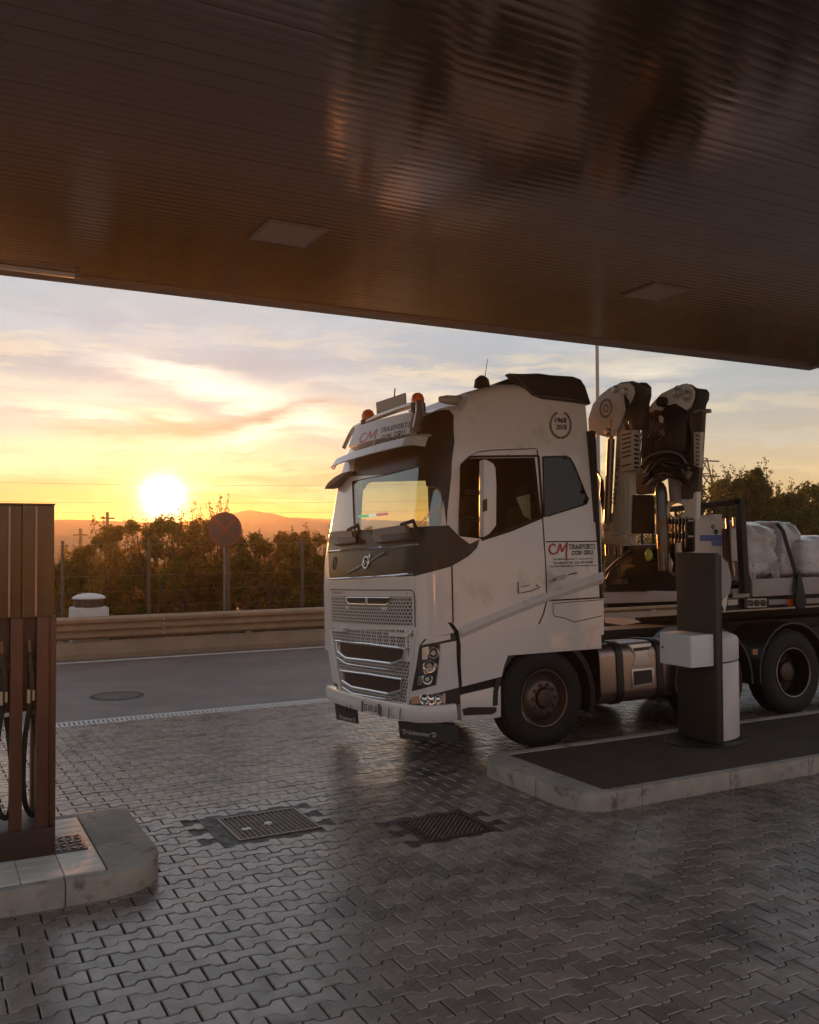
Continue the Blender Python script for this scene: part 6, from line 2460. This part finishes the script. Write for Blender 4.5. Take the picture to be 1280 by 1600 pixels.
b.build('torn_sticker', mat('paper', (.70, .68, .58)), t)

# ------------------------------------------------------------------ fuel dispenser at the left edge
DY = 6.45
t = empty('fuel_dispenser', (.30, DY + .25, .138))
tag(t, 'tall metal fuel dispenser with hanging hoses, cut by the left edge of the photo', 'fuel dispenser')
M_DISP = mat('dispenser_metal', (.17, .095, .045), rough=.42, metal=.35, var=.2, vscale=3)  # orange-brown of the glare veil put into the metal colour
M_DISP2 = mat('dispenser_dark', (.05, .022, .016), rough=.5, var=.2, vscale=4)
ox, oy, oz = .30, DY + .25, .138
PXx = lambda px, py=1050: at_y(px, py, DY).x - ox
PZ = lambda py: at_y(60, py, DY).z - oz
H = PZ(790)
zmid = PZ(964)
def dbox(name, pa, pb, za, zb, y0, y1, m_, bevel=.004, par=None):
    return MB().box(PXx(pa), PXx(pb), y0 - oy, y1 - oy, za, zb).build(name, m_, par or t, bevel=bevel)
XL = -420
panels = [(-110, -72), (-71.3, -38), (-37.3, -7.5), (-6.8, 12.6), (13.4, 32.6), (33.4, 54.4), (55.2, 84)]
for k, (a, b_) in enumerate(panels):
    dbox('panel', a, b_, zmid, H, DY - .014 * (k % 2), DY + .5, M_DISP)
hl_ = MB()
for px in (13, 55):
    x = PXx(px)
    hl_.box(x - .006, x + .006, DY - .022 - oy, DY - .002 - oy, zmid + .01, H - .005)
hl_.build('edge_trim', M_ALU, t)
dbox('top_cap', -112, 84.6, H + .001, H + .014, DY - .02, DY + .5, M_DISP)
# columns
for a, b_ in ((-110, -92), (-60, -42), (16.5, 35.8), (57.5, 76.5), (77.3, 89)):
    dbox('column', a, b_, .10, zmid - .002, DY + (.0 if b_ < 80 else .03), DY + .10, mat('column_red_brown', (.13, .05, .03), rough=.45, metal=.2, var=.25, vscale=3))  # redder, darker veil tone of the lower part put into the colour
dbox('column', 60, 86, .10, zmid - .002, DY + .40, DY + .5, M_DISP)
dbox('column', -110, -90, .10, zmid - .002, DY + .40, DY + .5, M_DISP)
zr = PZ(1112)
for a, b_ in ((-91, -61), (-41, 16), (36.3, 57)):
    dbox('nozzle_bay', a, b_, zr, zmid - .002, DY + .05, DY + .3, M_DISP2)
dbox('base', -112, 88, .0, PZ(1294), DY - .01, DY + .5, M_DISP2, .01)


def nozzle(px):
    nz = empty('nozzle', (PXx(px), DY - oy, 0), t)
    d_ = .04
    b = MB()
    b.lathe([(.030, d_ - .02), (.034, d_), (.028, d_ + .005), (.022, d_ - .005), (.0, d_ - .005)], (0, 0, PZ(1041)), 'y', 20)
    b.build('swivel', mat('nozzle_brass', (.34, .22, .11), rough=.35, metal=.7), nz, smooth=40)
    b = MB()
    b.tube([(-.012, d_ - .02, PZ(1018)), (-.018, d_ - .03, PZ(1000))], .010, 8)
    b.build('spout', MATS['nozzle_brass'], nz)
    b = MB()
    b.box(-.026, -.008, d_ - .03, d_, PZ(1098), PZ(1077)).box(.006, .020, d_ - .03, d_, PZ(1094), PZ(1078))
    b.build('label_plate', mat('label_pale', (.50, .38, .25), rough=.4), nz)
    b = MB()
    b.tube([(0, d_, PZ(1098)), (.005, d_ - .01, PZ(1060)), (-.008, d_, PZ(1022))], [.020, .026, .020], 8)
    b.build('body', M_BLACK, nz, smooth=50)
    # hose: drops, swings round and climbs again
    pts = [(.0, d_, PZ(1098)), (-.03, d_ + .01, PZ(1140)), (-.042, d_ + .03, PZ(1190)), (-.040, d_ + .05, PZ(1240)), (-.02, d_ + .06, PZ(1268)), (.02, d_ + .06, PZ(1282)), (.05, d_ + .06, PZ(1270)), (.062, d_ + .05, PZ(1225)), (.045, d_ + .04, PZ(1170)), (.02, d_ + .05, PZ(1120))]
    sm_ = []
    for i in range(len(pts) - 1):
        for q_ in range(4):
            sm_.append(Vector(pts[i]).lerp(Vector(pts[i + 1]), q_ / 4))
    sm_.append(Vector(pts[-1]))
    for _ in range(4):
        sm_ = [sm_[0]] + [(sm_[i - 1] + sm_[i] * 2 + sm_[i + 1]) / 4 for i in range(1, len(sm_) - 1)] + [sm_[-1]]
    MB().tube(sm_, .017, 10).build('hose', M_RUBBER, nz, smooth=60)


nozzle(50)
nozzle(7)
nozzle(-76)
# ------------------------------------------------------------------ evening haze
hz_mat = bpy.data.materials.new('haze')
hz_mat.use_nodes = True
ht = hz_mat.node_tree
ht.nodes.clear()
pv = ht.nodes.new('ShaderNodeVolumePrincipled')
pv.inputs['Color'].default_value = (.94, .80, .68, 1)
pv.inputs['Density'].default_value = HAZE_DENSITY
pv.inputs['Anisotropy'].default_value = HAZE_G
ho = ht.nodes.new('ShaderNodeOutputMaterial')
ht.links.new(pv.outputs[0], ho.inputs['Volume'])
hb = MB().box(-340, 760, -45, 425, -9, 12.8).build('haze', hz_mat)
hb['kind'] = 'stuff'
